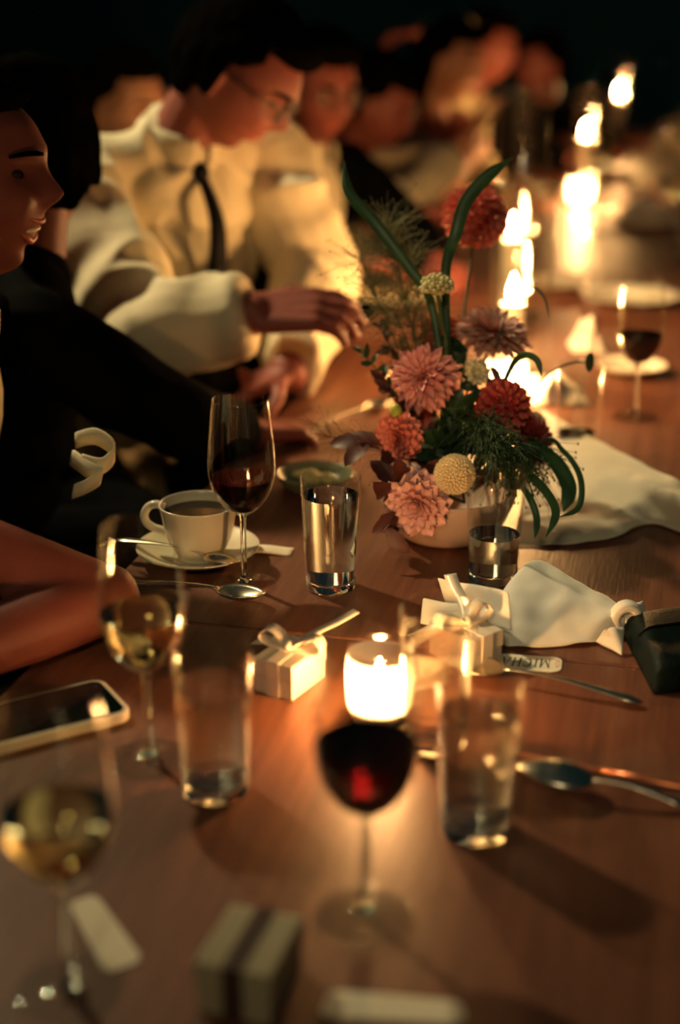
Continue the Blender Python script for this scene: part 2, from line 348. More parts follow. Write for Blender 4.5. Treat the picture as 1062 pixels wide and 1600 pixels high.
def tumbler(loc, label, water=0.10, rt=0.0335, rb=0.0275, h=0.130, group='straight-sided water tumblers', base=0.013, wm=None):
    g = empty('water_tumbler', loc, random.random(), label, 'tumbler', group); t = 0.0014
    rr = lambda z: rb + (rt - rb) * z / h
    m = MB(); N = 8; out = [(rr(h * i / N), h * i / N) for i in range(1, N + 1)]; out = [(rr(base), base)] + out[1:]
    inn = [(r - t, z) for r, z in out]
    m.lathe(out + [(out[-1][0] - t / 2, h + 0.0008)] + inn[::-1], 56); m.build('wall', M_thin, g)
    m = MB(); m.lathe([(0, 0.0004), (rb - 0.004, 0.0004)], 56); m.lathe(smooth_prof([(rb - 0.004, 0.0004), (rb - 0.001, 0.0016), (rb + 0.0002, 0.004), (rr(base), base)]), 56)
    m.lathe([(rr(base), base), (rr(base) - 0.006, base - 0.0035), (0, base - 0.005)], 56); m.build('thick_base', M_glass, g)
    if water:
        m = MB(); e = 0.0003; b0 = base + 0.0005
        m.lathe([(0, b0), (rr(b0) - t - e, b0)], 56); m.lathe([(rr(b0) - t - e, b0), (rr(water) - t - e, water)], 56); m.lathe([(rr(water) - t - e, water), (0, water)], 56)
        m.build('water', wm or M_water, g)
    return g
wine_glass(tb(382, 915), 'sharply focused wine glass with a little red wine, beside the coffee cup', 0.128, M_red)
wine_glass(tb(235, 1186), 'wine glass of pale wine, right of the phone', 0.138, M_white)
wine_glass(tb(570, 1432), 'blurred red wine glass standing in front of the votive candle', 0.139, M_red)
wine_glass(tb(112, 1548), 'strongly blurred pale wine glass in the bottom left corner', 0.136, M_white)
wine_glass(tb(990, 652), 'far wine glass with red wine, right behind the oatmeal cloth', 0.132, M_red)
tumbler(tb(517, 918), 'nearly full clear water tumbler between red wine glass and flower bowl', 0.109)
tumbler(tb(769, 905), 'half full tumbler right in front of the flower bowl', 0.055)
tumbler(tb(680, 1163), 'blurred tumbler behind the votive, in front of the ribboned box', 0.098, wm=M_water2)
tumbler(tb(742, 1296), 'blurred water tumbler right of the red wine glass, in front', 0.103, wm=M_water2)
tumbler(tb(338, 1236), 'blurred water tumbler between the pale wine glass and the votive', 0.098, wm=M_water2)
tumbler(tb(899, 706), 'far blurred tumbler standing behind the oatmeal cloth', 0.03)

# ------------------------------------------------------------------ candles
def flame_mesh(m, z0, h, r):
    m.lathe(smooth_prof([(0.0005, z0), (r*0.75, z0 + h*0.12), (r, z0 + h*0.30), (r*0.72, z0 + h*0.58), (r*0.3, z0 + h*0.84), (0.0003, z0 + h)], 2), 10)
def votive(loc, label, k=1.0, mf=None):
    g = empty('votive_candle', loc, 0, label, 'candle', 'small votive candles in glass cups'); g.scale = (k, k, k)
    out = [(0.024, 0.006), (0.0265, 0.010), (0.0290, 0.02), (0.0305, 0.04), (0.0300, 0.060), (0.0290, 0.068)]; t = 0.0016
    MB().lathe(smooth_prof(out), 48).build('frosted_cup', M_frost, g)
    out = [(0.0290, 0.0682), (0.0288, 0.074)]
    MB().lathe(out + [(0.0281, 0.0748)] + [(r - t, z) for r, z in out[::-1]], 48).build('cup_rim', M_hurr, g)
    m = MB(); m.lathe([(0, 0.0005), (0.025, 0.0005), (0.0262, 0.003), (0.026, 0.006), (0, 0.006)], 40); m.build('cup_base', M_glass, g, smooth=False)
    m = MB(); m.lathe([(0.0235, 0.0068), (0.0235, 0.022), (0.022, 0.0226), (0.004, 0.0215), (0, 0.0215)], 40); m.build('wax', M_wax, g)
    MB().tube([(0, 0, 0.021), (0, 0, 0.027), (0.001, 0, 0.031)], 0.0008, 6).build('wick', M_wick, g)
    m = MB(); flame_mesh(m, 0.026, 0.038, 0.0085); m.build('flame', mf or M_flame, g)
    return g
votive(tb(592, 1127), 'brightly glowing votive candle behind the blurred red wine glass')
def hurricane(loc, label, h, fl, r=0.052, rc=0.020):
    g = empty('hurricane_candle', loc, 0, label, 'candle', 'tall candles in glass cylinders'); t = 0.002
    MB().lathe([(r, 0.008), (r, h), (r - t/2, h + 0.0012), (r - t, h), (r - t, 0.008)], 56).build('glass_cylinder', M_hurr, g)
    MB().lathe([(r - t/2 + 0.0030*math.cos(a_), h + 0.0030*math.sin(a_)) for a_ in [2*math.pi*j/10 for j in range(11)]], 56).build('rolled_rim', M_hurr, g)
    MB().lathe([(0, 0.0005), (r, 0.0005), (r, 0.008), (0, 0.008)], 48).build('glass_base', M_glass, g, smooth=False)
    m = MB(); ct = fl - 0.022; OFF = Vector((-0.014, -0.008, 0))
    m.lathe([(rc, 0.009), (rc, ct - 0.002), (rc * 0.9, ct), (0.004, ct - 0.003), (0, ct - 0.003)], 32); m.build('pillar_candle', M_wax, g, loc=OFF)
    MB().tube([(0, 0, ct - 0.003), (0, 0, ct + 0.006)], 0.0009, 6).build('wick', M_wick, g, loc=OFF)
    m = MB(); flame_mesh(m, ct + 0.004, 0.046, 0.0095); m.build('flame', M_flame_far, g, loc=OFF)
    return g
hurricane(tb(808, 592), 'shorter glass cylinder candle directly behind the flowers', 0.33, 0.155)
hurricane(tb(806, 498), 'tall glass cylinder candle behind the shorter one', 0.45, 0.185, r=0.05)
hurricane(Vector((dp(921, 211, 4.75).x, dp(921, 211, 4.75).y, TZ)), 'distant cylinder candle glowing left of the far wine glasses', 0.32, 0.19)
q = dp(972, 152, 6.0); hurricane(Vector((q.x, q.y, TZ)), 'farthest cylinder candle, small and high at the right', 0.36, 0.235)
votive(Vector((dp(908, 283, 4.4).x, dp(908, 283, 4.4).y, TZ)), 'distant votive candle below the far cylinder candle', 1.2, M_flame_far)
votive(tb(790, 625), 'small votive candle half hidden by the dahlias', 1.0, M_flame_far)

# ------------------------------------------------------------------ coffee cup, saucer, cutlery
def saucer(loc, label):
    m = MB(); m.lathe(smooth_prof([(0.0, 0.0035), (0.026, 0.0035), (0.030, 0.0045), (0.045, 0.0075), (0.062, 0.0145), (0.0705, 0.0185), (0.0715, 0.0180), (0.0705, 0.0165), (0.058, 0.0105), (0.044, 0.0040), (0.036, 0.0005), (0.030, 0.0005), (0.028, 0.0020), (0.0, 0.0020)]), 56)
    o = m.build('saucer', M_china, loc=loc); return tag(o, label, 'saucer')
sc_loc = tb(310, 874); saucer(sc_loc, 'cream saucer under the coffee cup')
cup = empty('coffee_cup', sc_loc + Vector((0.002, 0, 0.0042)), R(180), 'cream china cup of black coffee with a looped handle', 'cup')
m = MB(); cp = smooth_prof([(0.0, 0.0), (0.024, 0.0), (0.0255, 0.002), (0.030, 0.010), (0.036, 0.022), (0.0405, 0.038), (0.0435, 0.055), (0.0455, 0.0635), (0.0452, 0.0655), (0.0435, 0.0645), (0.041, 0.055), (0.038, 0.038), (0.033, 0.022), (0.026, 0.0105), (0.0, 0.007)])
m.lathe(cp, 56); m.build('body', M_china, cup)
hp = [(0.040, 0, 0.057), (0.050, 0, 0.0605), (0.060, 0, 0.057), (0.066, 0, 0.047), (0.064, 0, 0.037), (0.055, 0, 0.031), (0.046, 0, 0.029), (0.035, 0, 0.025)]
def sm3(pts, k=4):
    pts = [Vector(p) for p in pts]; out = []
    for i in range(len(pts) - 1):
        p0 = pts[max(i-1,0)]; p1 = pts[i]; p2 = pts[i+1]; p3 = pts[min(i+2,len(pts)-1)]
        for j in range(k):
            t = j / k; out.append(0.5*((2*p1)+(p2-p0)*t+(2*p0-5*p1+4*p2-p3)*t*t+(3*p1-p0-3*p2+p3)*t**3))
    return out + [pts[-1]]
MB().tube(sm3(hp), [0.0048] * 29, 12).build('handle', M_china, cup)
MB().lathe([(0.0405, 0.0545), (0, 0.0545)], 48).build('coffee', M_coffee, cup)
cup.rotation_euler = (0, 0, R(168))

def spoon(p_end, p_bowl, label, wb=0.019, lb=0.030, mt=None, lift=0.004, upside=False, ornate=False, name='spoon', cat='spoon'):
    """handle end and bowl centre given as world points"""
    p_end = Vector(p_end); p_bowl = Vector(p_bowl); d = (p_bowl - p_end); L = d.length
    rz = math.atan2(d.y, d.x); pit = -math.asin(max(-1, min(1, d.z / L)))
    g = empty(name, p_end, 0, label, cat); g.rotation_euler = (0, pit, rz)
    sgn = -1 if upside else 1
    def bowl(u, v):
        a = 2 * math.pi * u; rr = v
        x = L + lb * rr * math.cos(a) * (1.0 if math.cos(a) > 0 else 0.95); y = wb * rr * math.sin(a) * (1 - 0.18 * math.cos(a))
        return (x, y, lift + sgn * (-0.0095 * (1 - rr * rr)) + 0.004)
    MB().grid(36, 8, bowl).build('bowl', mt or M_steel, g, solid=0.0014)
    hs = L - lb * 0.92; pts = []; rd = []
    for i in range(25):
        t = i / 24; e3 = t*t*(3 - 2*t); z = 0.002 + (lift + 0.003) * e3 + 0.004 * math.sin(math.pi * t)
        wdt = 0.0078 - 0.0052 * min(1, t * 1.5)
        if t < 0.16: wdt = 0.0076 * math.sqrt(max(0.05, 1 - (1 - t / 0.16) ** 2))
        if ornate: wdt *= 1 + 0.35 * abs(math.sin(t * 26))
        pts.append((hs * t, 0, z)); rd.append(wdt)
    MB().tube(pts, rd, 10, flat=0.36).build('handle', mt or M_steel, g)
    return g
spoon(tb(186, 916, 0.003), tb(376, 934, 0.007), 'shiny dessert spoon in focus beside the red wine glass foot', 0.0175, 0.028, ornate=True)
spoon(sc_loc + Vector((-0.095, 0.006, 0.020)), sc_loc + Vector((0.030, -0.047, 0.0155)), 'teaspoon resting on the saucer of the coffee cup', 0.0125, 0.021, lift=0.001)
spoon(tb(1003, 1101, 0.003), tb(745, 1050, 0.004), 'spoon with its handle end pointing to the dark pouch', 0.019, 0.03)
spoon(tb(1075, 1262, 0.003), tb(868, 1222, 0.010), 'blurred upturned spoon right of the front water tumbler', 0.021, 0.033, upside=True)
# coral streak of light on the table, a solid strip added in its place
ks, ke = tb(1085, 1235, 0.003), tb(800, 1178, 0.003)
kn = empty('light_streak', ks, math.atan2((ke-ks).y, (ke-ks).x), 'copper-coloured strip standing in for a streak of light behind the blurred upturned spoon', 'caustic'); KL = (ke - ks).length
MB().tube([(0, 0, 0.001), (KL*0.02, 0, 0.001), (KL*0.25, 0, 0.001), (KL*0.5, 0, 0.001)], [0.0025, 0.0042, 0.0034, 0.003], 10, flat=0.8).build('handle', M_streak, kn)
MB().add([(KL*0.5,-0.003,0.0002),(KL*0.96,-0.0035,0.0002),(KL,0.004,0.0002),(KL*0.5,0.004,0.0002),(KL*0.5,-0.003,0.0022),(KL*0.96,-0.0035,0.001),(KL,0.004,0.0016),(KL*0.5,0.004,0.0024)], [(0,3,2,1),(4,5,6,7),(0,1,5,4),(1,2,6,5),(2,3,7,6),(3,0,4,7)]).build('blade', M_streak, kn, smooth=False)

# paper sugar packet leaning on the saucer
pk = tb(424, 862)
def pack(u, v): return ((u-.5)*0.050, (v-.5)*0.024, 0.002 + 0.0035*math.sin(math.pi*u)*math.sin(math.pi*v) + 0.001*math.sin(5*u))
o = MB().grid(10, 6, pack).build('sugar_packet', M_card, solid=0.0012, loc=pk); o.rotation_euler = (0, 0, R(-8)); tag(o, 'small pale paper packet beside the saucer', 'packet')

# small dish behind the red wine glass
pl = empty('side_dish', tb(492, 762), 0, 'shallow green-grey dish behind the red wine glass', 'dish')
MB().lathe(smooth_prof([(0.0, 0.004), (0.030, 0.004), (0.042, 0.010), (0.050, 0.021), (0.0515, 0.0215), (0.0510, 0.019), (0.044, 0.007), (0.034, 0.0006), (0.0, 0.0006)]), 48).build('dish_body', M_plate, pl)
m = MB(); rnd = random.Random(4)
for k in range(14):
    a = rnd.random()*6.28; r_ = rnd.random()*0.026
    m.ell((r_*math.cos(a), r_*math.sin(a), 0.010 + rnd.random()*0.006), (0.008+rnd.random()*0.006, 0.007+rnd.random()*0.004, 0.005), 8, 6)
m.build('leftovers', M_yellow, pl)

# ------------------------------------------------------------------ gift boxes, cards, phone, pouch
def ribbon_strip(m, pts, wdt, side):
    pts = sm3(pts, 5); side = Vector(side).normalized(); vs = []; fs = []
    for i, p in enumerate(pts):
        ww = wdt if not hasattr(wdt, '__len__') else wdt[0] + (wdt[1]-wdt[0]) * i/(len(pts)-1)
        vs += [p - side*ww/2, p + side*ww/2]
    for i in range(len(pts)-1): fs.append((2*i, 2*i+1, 2*i+3, 2*i+2))
    m.add(vs, fs)
def gift_box(loc, rz, label, sx=0.044, sy=0.062, h=0.036, tails=True, bmat=None, rmat=None, bow=True, k=1.0):
    bmat = bmat or M_box; rmat = rmat or M_ribbon
    g = empty('gift_box', loc, rz, label, 'gift box', 'small ribboned favour boxes')
    MB().box((0, 0, 0.0095 + 0.0005), (sx - 0.002, sy - 0.002, 0.019)).build('box_base', bmat, g, smooth=False, bevel=0.0008)
    MB().box((0, 0, h - (h-0.0185)/2), (sx, sy, h - 0.0185)).build('lid', bmat, g, smooth=False, bevel=0.0012)
    m = MB(); t = 0.0007; rw = 0.014
    m.box((0, 0, h + t/2), (rw, sy + 2*t, t)); m.box((0, sy/2 + t/2, h/2), (rw, t, h)); m.box((0, -sy/2 - t/2, h/2), (rw, t, h))
    m.build('ribbon_band', rmat, g, smooth=False)
    if bow:
        z = h + 0.002
        for sgn in (-1, 1):
            m = MB(); ribbon_strip(m, [(0,0,z),(sgn*0.012,0.004,z+0.010),(sgn*0.026,0.006,z+0.014),(sgn*0.034,0.004,z+0.006),(sgn*0.026,0.002,z+0.001),(sgn*0.010,0,z+0.001),(0,0,z)], 0.014, (0,1,0.15))
            m.build('bow_loop', rmat, g, solid=0.0006)
            if tails:
                m = MB()
                if sgn > 0: ribbon_strip(m, [(0.002,0,z+0.003),(0.016,0.022,z+0.012),(0.026,0.045,z+0.016),(0.036,0.064,z+0.022)], 0.013, (0.8,-0.5,0.1))
                else: ribbon_strip(m, [(-0.002,0,z+0.003),(-0.020,0.010,z+0.004),(-0.036,0.016,z-0.006),(-0.052,0.022,z-0.012)], (0.013,0.018), (0.25,0.9,0.25))
                m.build('ribbon_tail', rmat, g, solid=0.0006)
        MB().ell((0, 0, z + 0.003), (0.006, 0.0075, 0.0055), 10, 8).build('knot', rmat, g)
    return g
pA, pB, pC = tb(402, 1085), tb(457, 1098), tb(507, 1060)
dirx = math.atan2((pC - pB).y, (pC - pB).x)
cc = pB + Vector((math.cos(dirx), math.sin(dirx), 0)) * 0.031 + Vector((-math.sin(dirx), math.cos(dirx), 0)) * 0.022
gift_box(cc, dirx - R(90), 'cream favour box with a satin bow, left of the votive candle')
gift_box(tb(726, 1028), R(38), 'cream favour box with a pink satin bow beside the napkin')
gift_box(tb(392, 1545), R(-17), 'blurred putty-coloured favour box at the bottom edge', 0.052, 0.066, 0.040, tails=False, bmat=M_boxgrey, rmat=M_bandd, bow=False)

def card(name, quad, label, cat='card', th=0.0012):
    """flat card on the table from four pixel corners, rounded"""
    P = [tb(*c) for c in quad]; c = sum(P, Vector()) / 4
    def B(u, v): return (P[0]*(1-u)*(1-v) + P[1]*u*(1-v) + P[2]*u*v + P[3]*(1-u)*v) - c
    pts = []; r_ = 0.12
    for (cu, cv, a0) in ((1-r_, 1-r_*2, 0), (r_, 1-r_*2, 90), (r_, r_*2, 180), (1-r_, r_*2, 270)):
        for k in range(5):
            a = R(a0 + 22.5*k); pts.append(B(cu + r_*math.cos(a), cv + 2*r_*math.sin(a)))
    n = len(pts); vs = [p + Vector((0,0,0.0004)) for p in pts] + [p + Vector((0,0,th)) for p in pts]
    m = MB(); m.add(vs, [tuple(range(n-1,-1,-1)), tuple(range(n, 2*n))] + [(i, (i+1)%n, n+(i+1)%n, n+i) for i in range(n)])
    return m.build(name, M_card, smooth=False, loc=c), B, c
g = empty('name_card', (0,0,0), 0, 'white rounded name card with upside-down capitals in front of the napkin', 'card')
co, B, c = card('card', [(878, 1029), (742, 1020), (726, 1043), (876, 1052)], None)
g.location = c; co.parent = g; co.location = (0,0,0)
# serif capitals, read from the other side of the table: u runs from the M at the right to the left
def stroke(m, a, b_, w_):
    a = Vector(a); b_ = Vector(b_); d = (b_ - a); nrm = Vector((-d.y, d.x)).normalized() * w_ / 2
    return [a + nrm, a - nrm, b_ - nrm, b_ + nrm]
LET = {'M': (1.15, [((.12,0),(.12,1),.06),((.12,1),(.57,.05),.13),((.57,.05),(1.0,1),.06),((1.0,1),(1.0,0),.15),((0,0),(.26,0),.06),((.86,0),(1.15,0),.06),((0,1),(.18,1),.06),((.97,1),(1.15,1),.06)]),
       'I': (.42, [((.2,0),(.2,1),.15),((.03,0),(.37,0),.06),((.03,1),(.37,1),.06)]),
       'C': (.95, [((.86,.82),(.7,.97),.08),((.7,.97),(.45,.98),.08),((.45,.98),(.2,.82),.12),((.2,.82),(.1,.5),.15),((.1,.5),(.2,.2),.15),((.2,.2),(.45,.02),.12),((.45,.02),(.7,.04),.08),((.7,.04),(.88,.22),.07),((.86,.72),(.86,1),.06)]),
       'H': (1.0, [((.16,0),(.16,1),.15),((.84,0),(.84,1),.15),((.16,.52),(.84,.52),.07),((0,0),(.32,0),.06),((.68,0),(1,0),.06),((0,1),(.32,1),.06),((.68,1),(1,1),.06)]),
       'A': (1.0, [((.1,0),(.5,1),.07),((.5,1),(.88,0),.15),((.26,.36),(.72,.36),.06),((0,0),(.24,0),.06),((.74,0),(1.04,0),.06)])}
u = 0.125
for ch in 'MICHA':
    wd, st = LET[ch]; m = MB(); sc_ = 0.098
    for a, b_, w_ in st:
        qd = stroke(m, a, b_, w_ * 1.15)
        vs = []
        for p in qd:
            pt = B(u + p.x * sc_, 0.24 + 0.52 * p.y); pt.z = 0.00135; vs.append(pt)
        m.add(vs, [(0, 1, 2, 3)])
    m.build('letter', M_ink, g, smooth=False); u += wd * sc_ + 0.022
m = MB()
for k in range(7):
    a = k * 0.9; p = B(0.045 + 0.018*math.cos(a), 0.45 + 0.22*math.sin(a)); p.z = 0.0013; m.box(p, (0.0016, 0.0012, 0.0003))
m.build('red_flourish', M_redink, g, smooth=False)
o, _, _ = card('place_card', [(150, 1398), (225, 1502), (165, 1523), (106, 1412)], None); tag(o, 'blurred pale place card beside the bottom left wine glass', 'card')
o, _, _ = card('place_card', [(515, 1548), (722, 1566), (728, 1602), (498, 1590)], None); tag(o, 'blurred pale place card at the bottom edge under the red wine glass', 'card')

# phone
A_, B_, C_ = tb(158, 1072, 0.009), tb(205, 1112, 0.009), tb(-60, 1180, 0.009)
ax = (C_ - B_).normalized(); ax.z = 0; rz = math.atan2(-ax.y, -ax.x)
ph = empty('mobile_phone', Vector(((B_ + ax*0.077).x, (B_ + ax*0.077).y, TZ)), rz, 'dark-screened phone in a pale case at the table edge', 'phone')
side = Vector((-math.sin(rz), math.cos(rz), 0)); ph.location += side * 0.036
def rrect(m, sx, sy, r_, z0, z1):
    pts = []
    for cx, cy, a0 in ((sx/2-r_, sy/2-r_, 0), (-sx/2+r_, sy/2-r_, 90), (-sx/2+r_, -sy/2+r_, 180), (sx/2-r_, -sy/2+r_, 270)):
        for k in range(7): a = R(a0 + 15*k); pts.append((cx + r_*math.cos(a), cy + r_*math.sin(a)))
    n = len(pts); m.add([(x, y, z0) for x, y in pts] + [(x, y, z1) for x, y in pts], [tuple(range(n-1,-1,-1)), tuple(range(n, 2*n))] + [(i, (i+1)%n, n+(i+1)%n, n+i) for i in range(n)])
m = MB(); rrect(m, 0.156, 0.079, 0.013, 0.0005, 0.0110); m.build('case', M_case, ph, smooth=False, bevel=0.0022)
m = MB(); rrect(m, 0.146, 0.069, 0.009, 0.0105, 0.0116); m.build('screen', M_screen, ph, smooth=False)

# dark green pouch
pq = [tb(968, 985), tb(1100, 965), tb(1130, 1080), tb(1020, 1086)]
pc = sum(pq, Vector()) / 4; po = empty('leather_pouch', pc, 0, 'dark green leather pouch at the right edge beside the napkin', 'pouch')
def pouch(u, v):
    e = (1 - (2*u-1)**6) * (1 - (2*v-1)**6)
    p = pq[0]*(1-u)*(1-v) + pq[1]*u*(1-v) + pq[2]*u*v + pq[3]*(1-u)*v - pc
    return Vector((p.x, p.y, 0.003 + 0.026*e**0.5 + 0.002*noise.noise(Vector((u*4, v*4, 1)))))
m = MB(); m.grid(20, 20, pouch); m.grid(20, 20, lambda u, v: Vector((pouch(1-u, v).x, pouch(1-u, v).y, 0.001))); m.build('pouch_body', M_leather, po)
m = MB(); m.tube([pouch(k/20, 0.42) + Vector((0,0,0.001)) for k in range(1, 20)], 0.0016, 6); m.build('flap_edge', M_leather, po)

# ------------------------------------------------------------------ linen
def loft(secs, nu, nv, bulge=0.008, wr=0.0015, seed=0):
    """secs: (front point, ridge point, back point); surface over the three"""
    F = sm3([s[0] for s in secs], nu); G = sm3([s[1] for s in secs], nu); K = sm3([s[2] for s in secs], nu)
    n = len(F)
    def fn(u, v):
        i = min(n - 1, int(round(u * (n - 1)))); f, g_, k = F[i], G[i], K[i]
        if v < 0.62:
            t = v / 0.62; p = f.lerp(g_, t); out = Vector((0, -1, 0.8)).normalized(); p = p + out * bulge * math.sin(math.pi * t)
        else:
            t = (v - 0.62) / 0.38; p = g_.lerp(k, t) + Vector((0, 0.6, 0.5)) * bulge * math.sin(math.pi * t)
        p = p + Vector((0, 0, 1)) * wr * noise.noise(p * 45 + Vector((seed, 0, 0)))
        p.z = max(p.z, TZ + 0.0015); return p
    return fn, n - 1
def sec(f, g_, h, back=0.05):
    G = tb(g_[0], g_[1], h); return (tb(f[0], f[1], 0.002), G, Vector((G.x, G.y + back, TZ + 0.002)))
NK = empty('napkin', (0,0,0), 0, 'white linen napkin pulled through a knot, behind the name card', 'napkin')
S = [sec((975, 985), (972, 950), 0.022, 0.02), sec((935, 1003), (930, 927), 0.028, 0.03), sec((885, 1009), (885, 898), 0.037, 0.03), sec((832, 1012), (838, 875), 0.044, 0.03), sec((793, 1010), (800, 908), 0.036, 0.03), sec((772, 1000), (776, 946), 0.024, 0.03)]
fn, nu = loft(S, 5, 0, 0.010, 0.005); MB().grid(nu, 22, fn).build('fan', M_linen, NK, solid=0.0016, sub=1)
def flap(P, wr=0.004, seed=0):
    P = [Vector(p) for p in P]
    def fn(u, v):
        p = P[0]*(1-u)*(1-v) + P[1]*u*(1-v) + P[2]*u*v + P[3]*(1-u)*v
        return p + Vector((0,0,1)) * (0.008*math.sin(math.pi*u)*math.sin(math.pi*v) + wr*noise.noise(p*40 + Vector((seed,0,0))))
    return fn
MB().grid(10, 10, flap([tb(682, 903, 0.045), tb(795, 925, 0.055), tb(800, 985, 0.025), tb(700, 958, 0.012)])).build('fold', M_linen, NK, solid=0.0016, sub=1)
MB().grid(10, 10, flap([tb(660, 935, 0.025), tb(780, 950, 0.035), tb(790, 1005, 0.008), tb(655, 975, 0.004)], seed=5)).build('fold', M_linen, NK, solid=0.0016, sub=1)
m = MB(); kc = tb(978, 965, 0.016)
for k in range(3): m.tube(sm3([kc + Vector((0.012*math.cos(a), 0.004*k - 0.006, 0.014*math.sin(a))) for a in [2*math.pi*j/8 for j in range(9)]], 3), 0.0055, 8)
m.build('knot', M_linen, NK)
MB().grid(10, 8, flap([tb(972, 955, 0.024), tb(1003, 938, 0.022), tb(1012, 968, 0.006), tb(980, 985, 0.006)], 0.003, 9)).build('tail', M_linen, NK, solid=0.004, sub=1)
MB().grid(8, 8, flap([tb(945, 985, 0.02), tb(975, 978, 0.02), tb(972, 1027, 0.001), tb(930, 1003, 0.003)], 0.003, 12)).build('tail', M_linen, NK, solid=0.002, sub=1)

S = [sec((800, 850), (850, 640), 0.018, 0.03), sec((850, 852), (895, 668), 0.026, 0.04), sec((905, 849), (945, 694), 0.032, 0.05), sec((965, 838), (1000, 722), 0.036, 0.05), sec((1012, 818), (1055, 748), 0.040, 0.05), sec((1070, 836), (1120, 785), 0.045, 0.05), sec((1160, 880), (1200, 830), 0.045, 0.05), sec((1240, 920), (1260, 880), 0.02, 0.04)]
fn0, nu = loft(S, 5, 0, 0.004, 0.003, 3)
def fn1(u, v):
    p = fn0(u, v); k = math.sin(math.pi * min(1, v / 0.62)) if v < 0.62 else 0
    p.z += k * (0.007 * math.sin(v * 12 + u * 5) + 0.006 * noise.noise(Vector((u * 6, v * 9, 2)))); p.z = max(p.z, TZ + 0.0015); return p
o = MB().grid(nu, 34, fn1).build('oatmeal_cloth', M_linen2, solid=0.0016, sub=1); tag(o, 'large oatmeal linen cloth lying in folds right of the flower bowl', 'cloth')

# ------------------------------------------------------------------ flowers
bw = tb(697, 836); BW = bw.copy()
MBowl = MB().lathe(smooth_prof([(0.0, 0.006), (0.036, 0.008), (0.060, 0.022), (0.076, 0.046), (0.0815, 0.062), (0.0835, 0.0625), (0.083, 0.058), (0.078, 0.040), (0.064, 0.014), (0.046, 0.001), (0.0, 0.0006)]), 64)
o = MBowl.build('flower_bowl', M_bowl, loc=bw); tag(o, 'low blush ceramic bowl holding the flowers', 'bowl')

def petal_mesh(name, wd=0.34, cup=0.10, curl=0.06, point=1.6):
    def fn(u, v):
        x = (u - 0.5) * 2; ww = wd / 2 * (0.35 + 1.25 * v) * max(0.0, 1 - v ** (point * 2.2)) ** 0.5 if v > 0 else wd * 0.17
        return (x * ww, v, cup * x * x * (1 - 0.5 * v) + curl * math.sin(math.pi * v) - curl * 1.4 * v * v)
    return MB().grid(4, 6, fn).mesh(name)
PM = {k: petal_mesh('petal_' + k, *a) for k, a in {'broad': (0.42, 0.16, 0.05, 1.5), 'slim': (0.26, 0.14, 0.08, 1.2), 'quill': (0.50, 0.34, 0.02, 1.6), 'ray': (0.20, 0.05, 0.03, 1.5)}.items()}
PMM = {}
def petal_data(kind, mt):
    k = (kind, mt.name)
    if k not in PMM:
        me = PM[kind].copy(); me.materials.append(mt); PMM[k] = me
    return PMM[k]
def frame(nrm):
    z = Vector(nrm).normalized(); x = Vector((0, 0, 1)).cross(z)
    if x.length < 1e-3: x = Vector((1, 0, 0))
    x.normalize(); y = z.cross(x); return Matrix((x, y, z)).transposed().to_4x4()
def stem_to(g, c, nrm, R_, r_=0.0018, via=None, mt=None, into=None):
    a = Vector((0,0,0)) - Vector(nrm).normalized() * R_ * 0.25
    e = (into or (BW + Vector((random.uniform(-.03,.03), random.uniform(-.03,.03), 0.05)))) - c
    mid = (a - Vector(nrm).normalized() * min(0.05, e.length * 0.4)).lerp(e, 0.35)
    MB().tube(sm3([a, mid, e.lerp(mid, 0.3), e] if not via else [a] + [Vector(v) - c for v in via] + [e], 6), r_, 8).build('stem', mt or M_stem, g)
def dahlia(px, py, depth, nrm, R_, mt, label, kind='broad', rows=None, stem=True, name='dahlia', centre=None, into=None, via=None, jit=5):
    c = dp(px, py, depth); g = empty(name, c, 0, label, 'flower', 'dahlias in the bowl'); Fm = frame(nrm); rnd = random.Random(px)
    rows = rows or [(-32, 1.0, 15), (-10, 1.0, 15), (10, .96, 15), (28, .88, 14), (45, .76, 12), (60, .62, 10), (74, .48, 7), (86, .36, 4)]
    me = petal_data(kind, mt)
    for ri, (el, ln, n) in enumerate(rows):
        for k in range(n):
            a = 360 * (k + 0.5 * (ri % 2)) / n + rnd.uniform(-jit, jit); l = R_ * ln * rnd.uniform(0.92, 1.06)
            o = bpy.data.objects.new('petal', me); COL.objects.link(o); o.parent = g
            o.matrix_local = Fm @ Matrix.Rotation(R(a), 4, 'Z') @ Matrix.Translation((0, R_ * 0.05, 0)) @ Matrix.Rotation(R(el + rnd.uniform(-jit, jit)), 4, 'X') @ Matrix.Scale(l, 4)
    MB().ell((0, 0, 0), (R_*0.25, R_*0.25, R_*0.2), 10, 6, Fm.to_3x3()).build('flower_centre', centre or mt, g)
    if stem: stem_to(g, c, nrm, R_, into=into, via=via)
    return g
